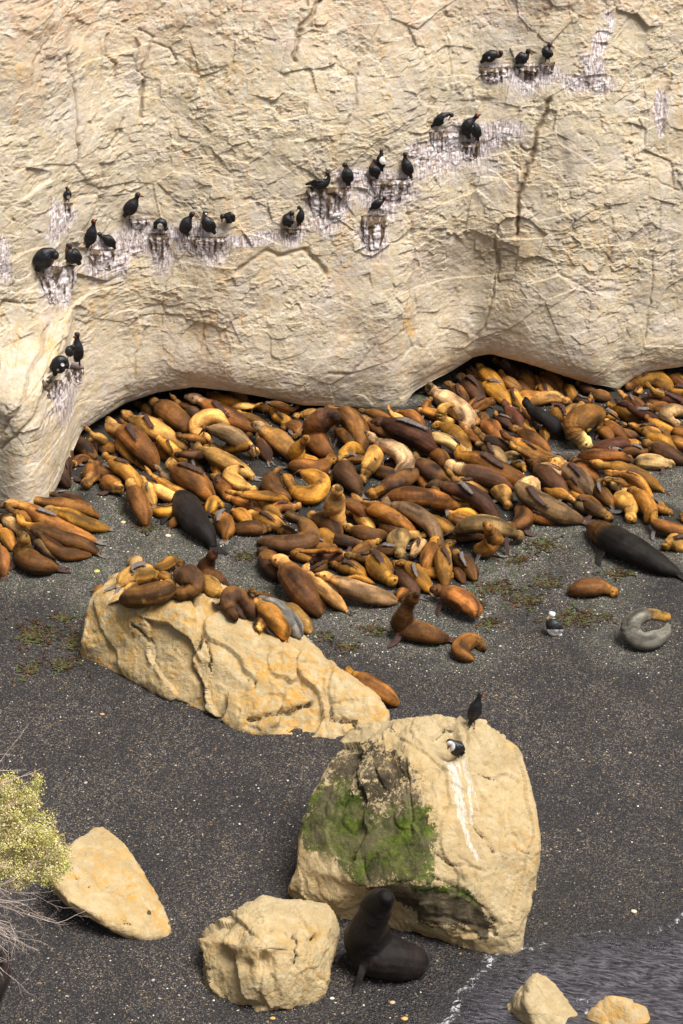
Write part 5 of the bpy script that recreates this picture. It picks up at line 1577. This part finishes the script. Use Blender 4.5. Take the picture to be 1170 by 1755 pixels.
for t in [(130, 1520), (150, 1555), (120, 1560), (85, 1600), (60, 1610), (100, 1540), (70, 1570), (40, 1590), (20, 1560), (80, 1530), (10, 1600), (50, 1550), (110, 1510), (30, 1530), (135, 1530), (105, 1575), (75, 1620), (30, 1610), (55, 1585), (90, 1520), (20, 1540), (115, 1535), (5, 1570), (65, 1545), (25, 1515), (48, 1602), (88, 1588), (36, 1548), (12, 1530), (58, 1565), (98, 1560), (78, 1512), (8, 1618), (42, 1522), (122, 1545), (68, 1602)]:
    g = sp(*t, 35 + R_.uniform(-.3, .3)); d = g - root; L = np.linalg.norm(d) * .84
    grow(root + np.array([0, 0, -.15]), d / np.linalg.norm(d), L, .010, 3, .15, bare)
for t in [(38, 1268), (30, 1285), (20, 1300), (42, 1280), (10, 1262)]:
    g = sp(*t, 35); d = g - (root + np.array([0, 0, .55])); L = np.linalg.norm(d) * .82
    grow(root + np.array([0, 0, .55]), d / np.linalg.norm(d), L, .012, 2, .08, bare)
o = mesh_obj('branches', V, F, M_BUSH, empty); set_attr(o.data, 'col', np.array(Cl))
# leaf clumps
cl = []
blobs = [(20, 1370, 36, 34), (58, 1350, 9, 28), (42, 1385, 32, 26), (90, 1455, 26, 22), (50, 1420, 44, 34), (20, 1500, 40, 20), (70, 1440, 34, 26), (35, 1450, 50, 40), (95, 1470, 22, 28), (10, 1440, 40, 50), (60, 1485, 50, 24), (10, 1345, 26, 16), (85, 1500, 20, 14), (110, 1478, 9, 10), (62, 1335, 5, 8)]
LV, LC = [], []
for cx, cy, rx, ry in blobs:
    for _ in range(int(rx * ry * .055) + 3):
        a_ = R_.random() * 6.28; q0 = math.sqrt(R_.random())
        c0 = sp(cx + math.cos(a_) * q0 * rx, cy + math.sin(a_) * q0 * ry, 35 + R_.gauss(0, .22))
        tone = R_.choice([(.58, .55, .14), (.66, .61, .24), (.55, .46, .16), (.70, .60, .34), (.44, .43, .10), (.50, .38, .20)])
        for _ in range(30):
            p = c0 + np.array([R_.gauss(0, .045), R_.gauss(0, .045), R_.gauss(0, .04)])
            u_ = np.array([R_.gauss(0, 1), R_.gauss(0, 1), R_.gauss(0, 1)]); u_ /= np.linalg.norm(u_)
            v_ = np.cross(u_, [R_.gauss(0, 1), R_.gauss(0, 1), R_.gauss(0, 1)]); v_ /= np.linalg.norm(v_) + 1e-9
            a1, b1 = R_.uniform(.012, .024), R_.uniform(.006, .012)
            LV += [p - u_ * a1, p + v_ * b1, p + u_ * a1, p - v_ * b1]
            k_ = R_.uniform(.7, 1.25); LC += [tuple(t * k_ for t in tone)] * 4
LV = np.array(LV)
o = mesh_obj('foliage', LV, np.arange(len(LV)).reshape(-1, 4), M_BUSH, empty, smooth=False); set_attr(o.data, 'col', np.clip(np.array(LC), 0, .8))

for o in bpy.data.objects:
    if o.name.startswith('work'): bpy.data.objects.remove(o); break
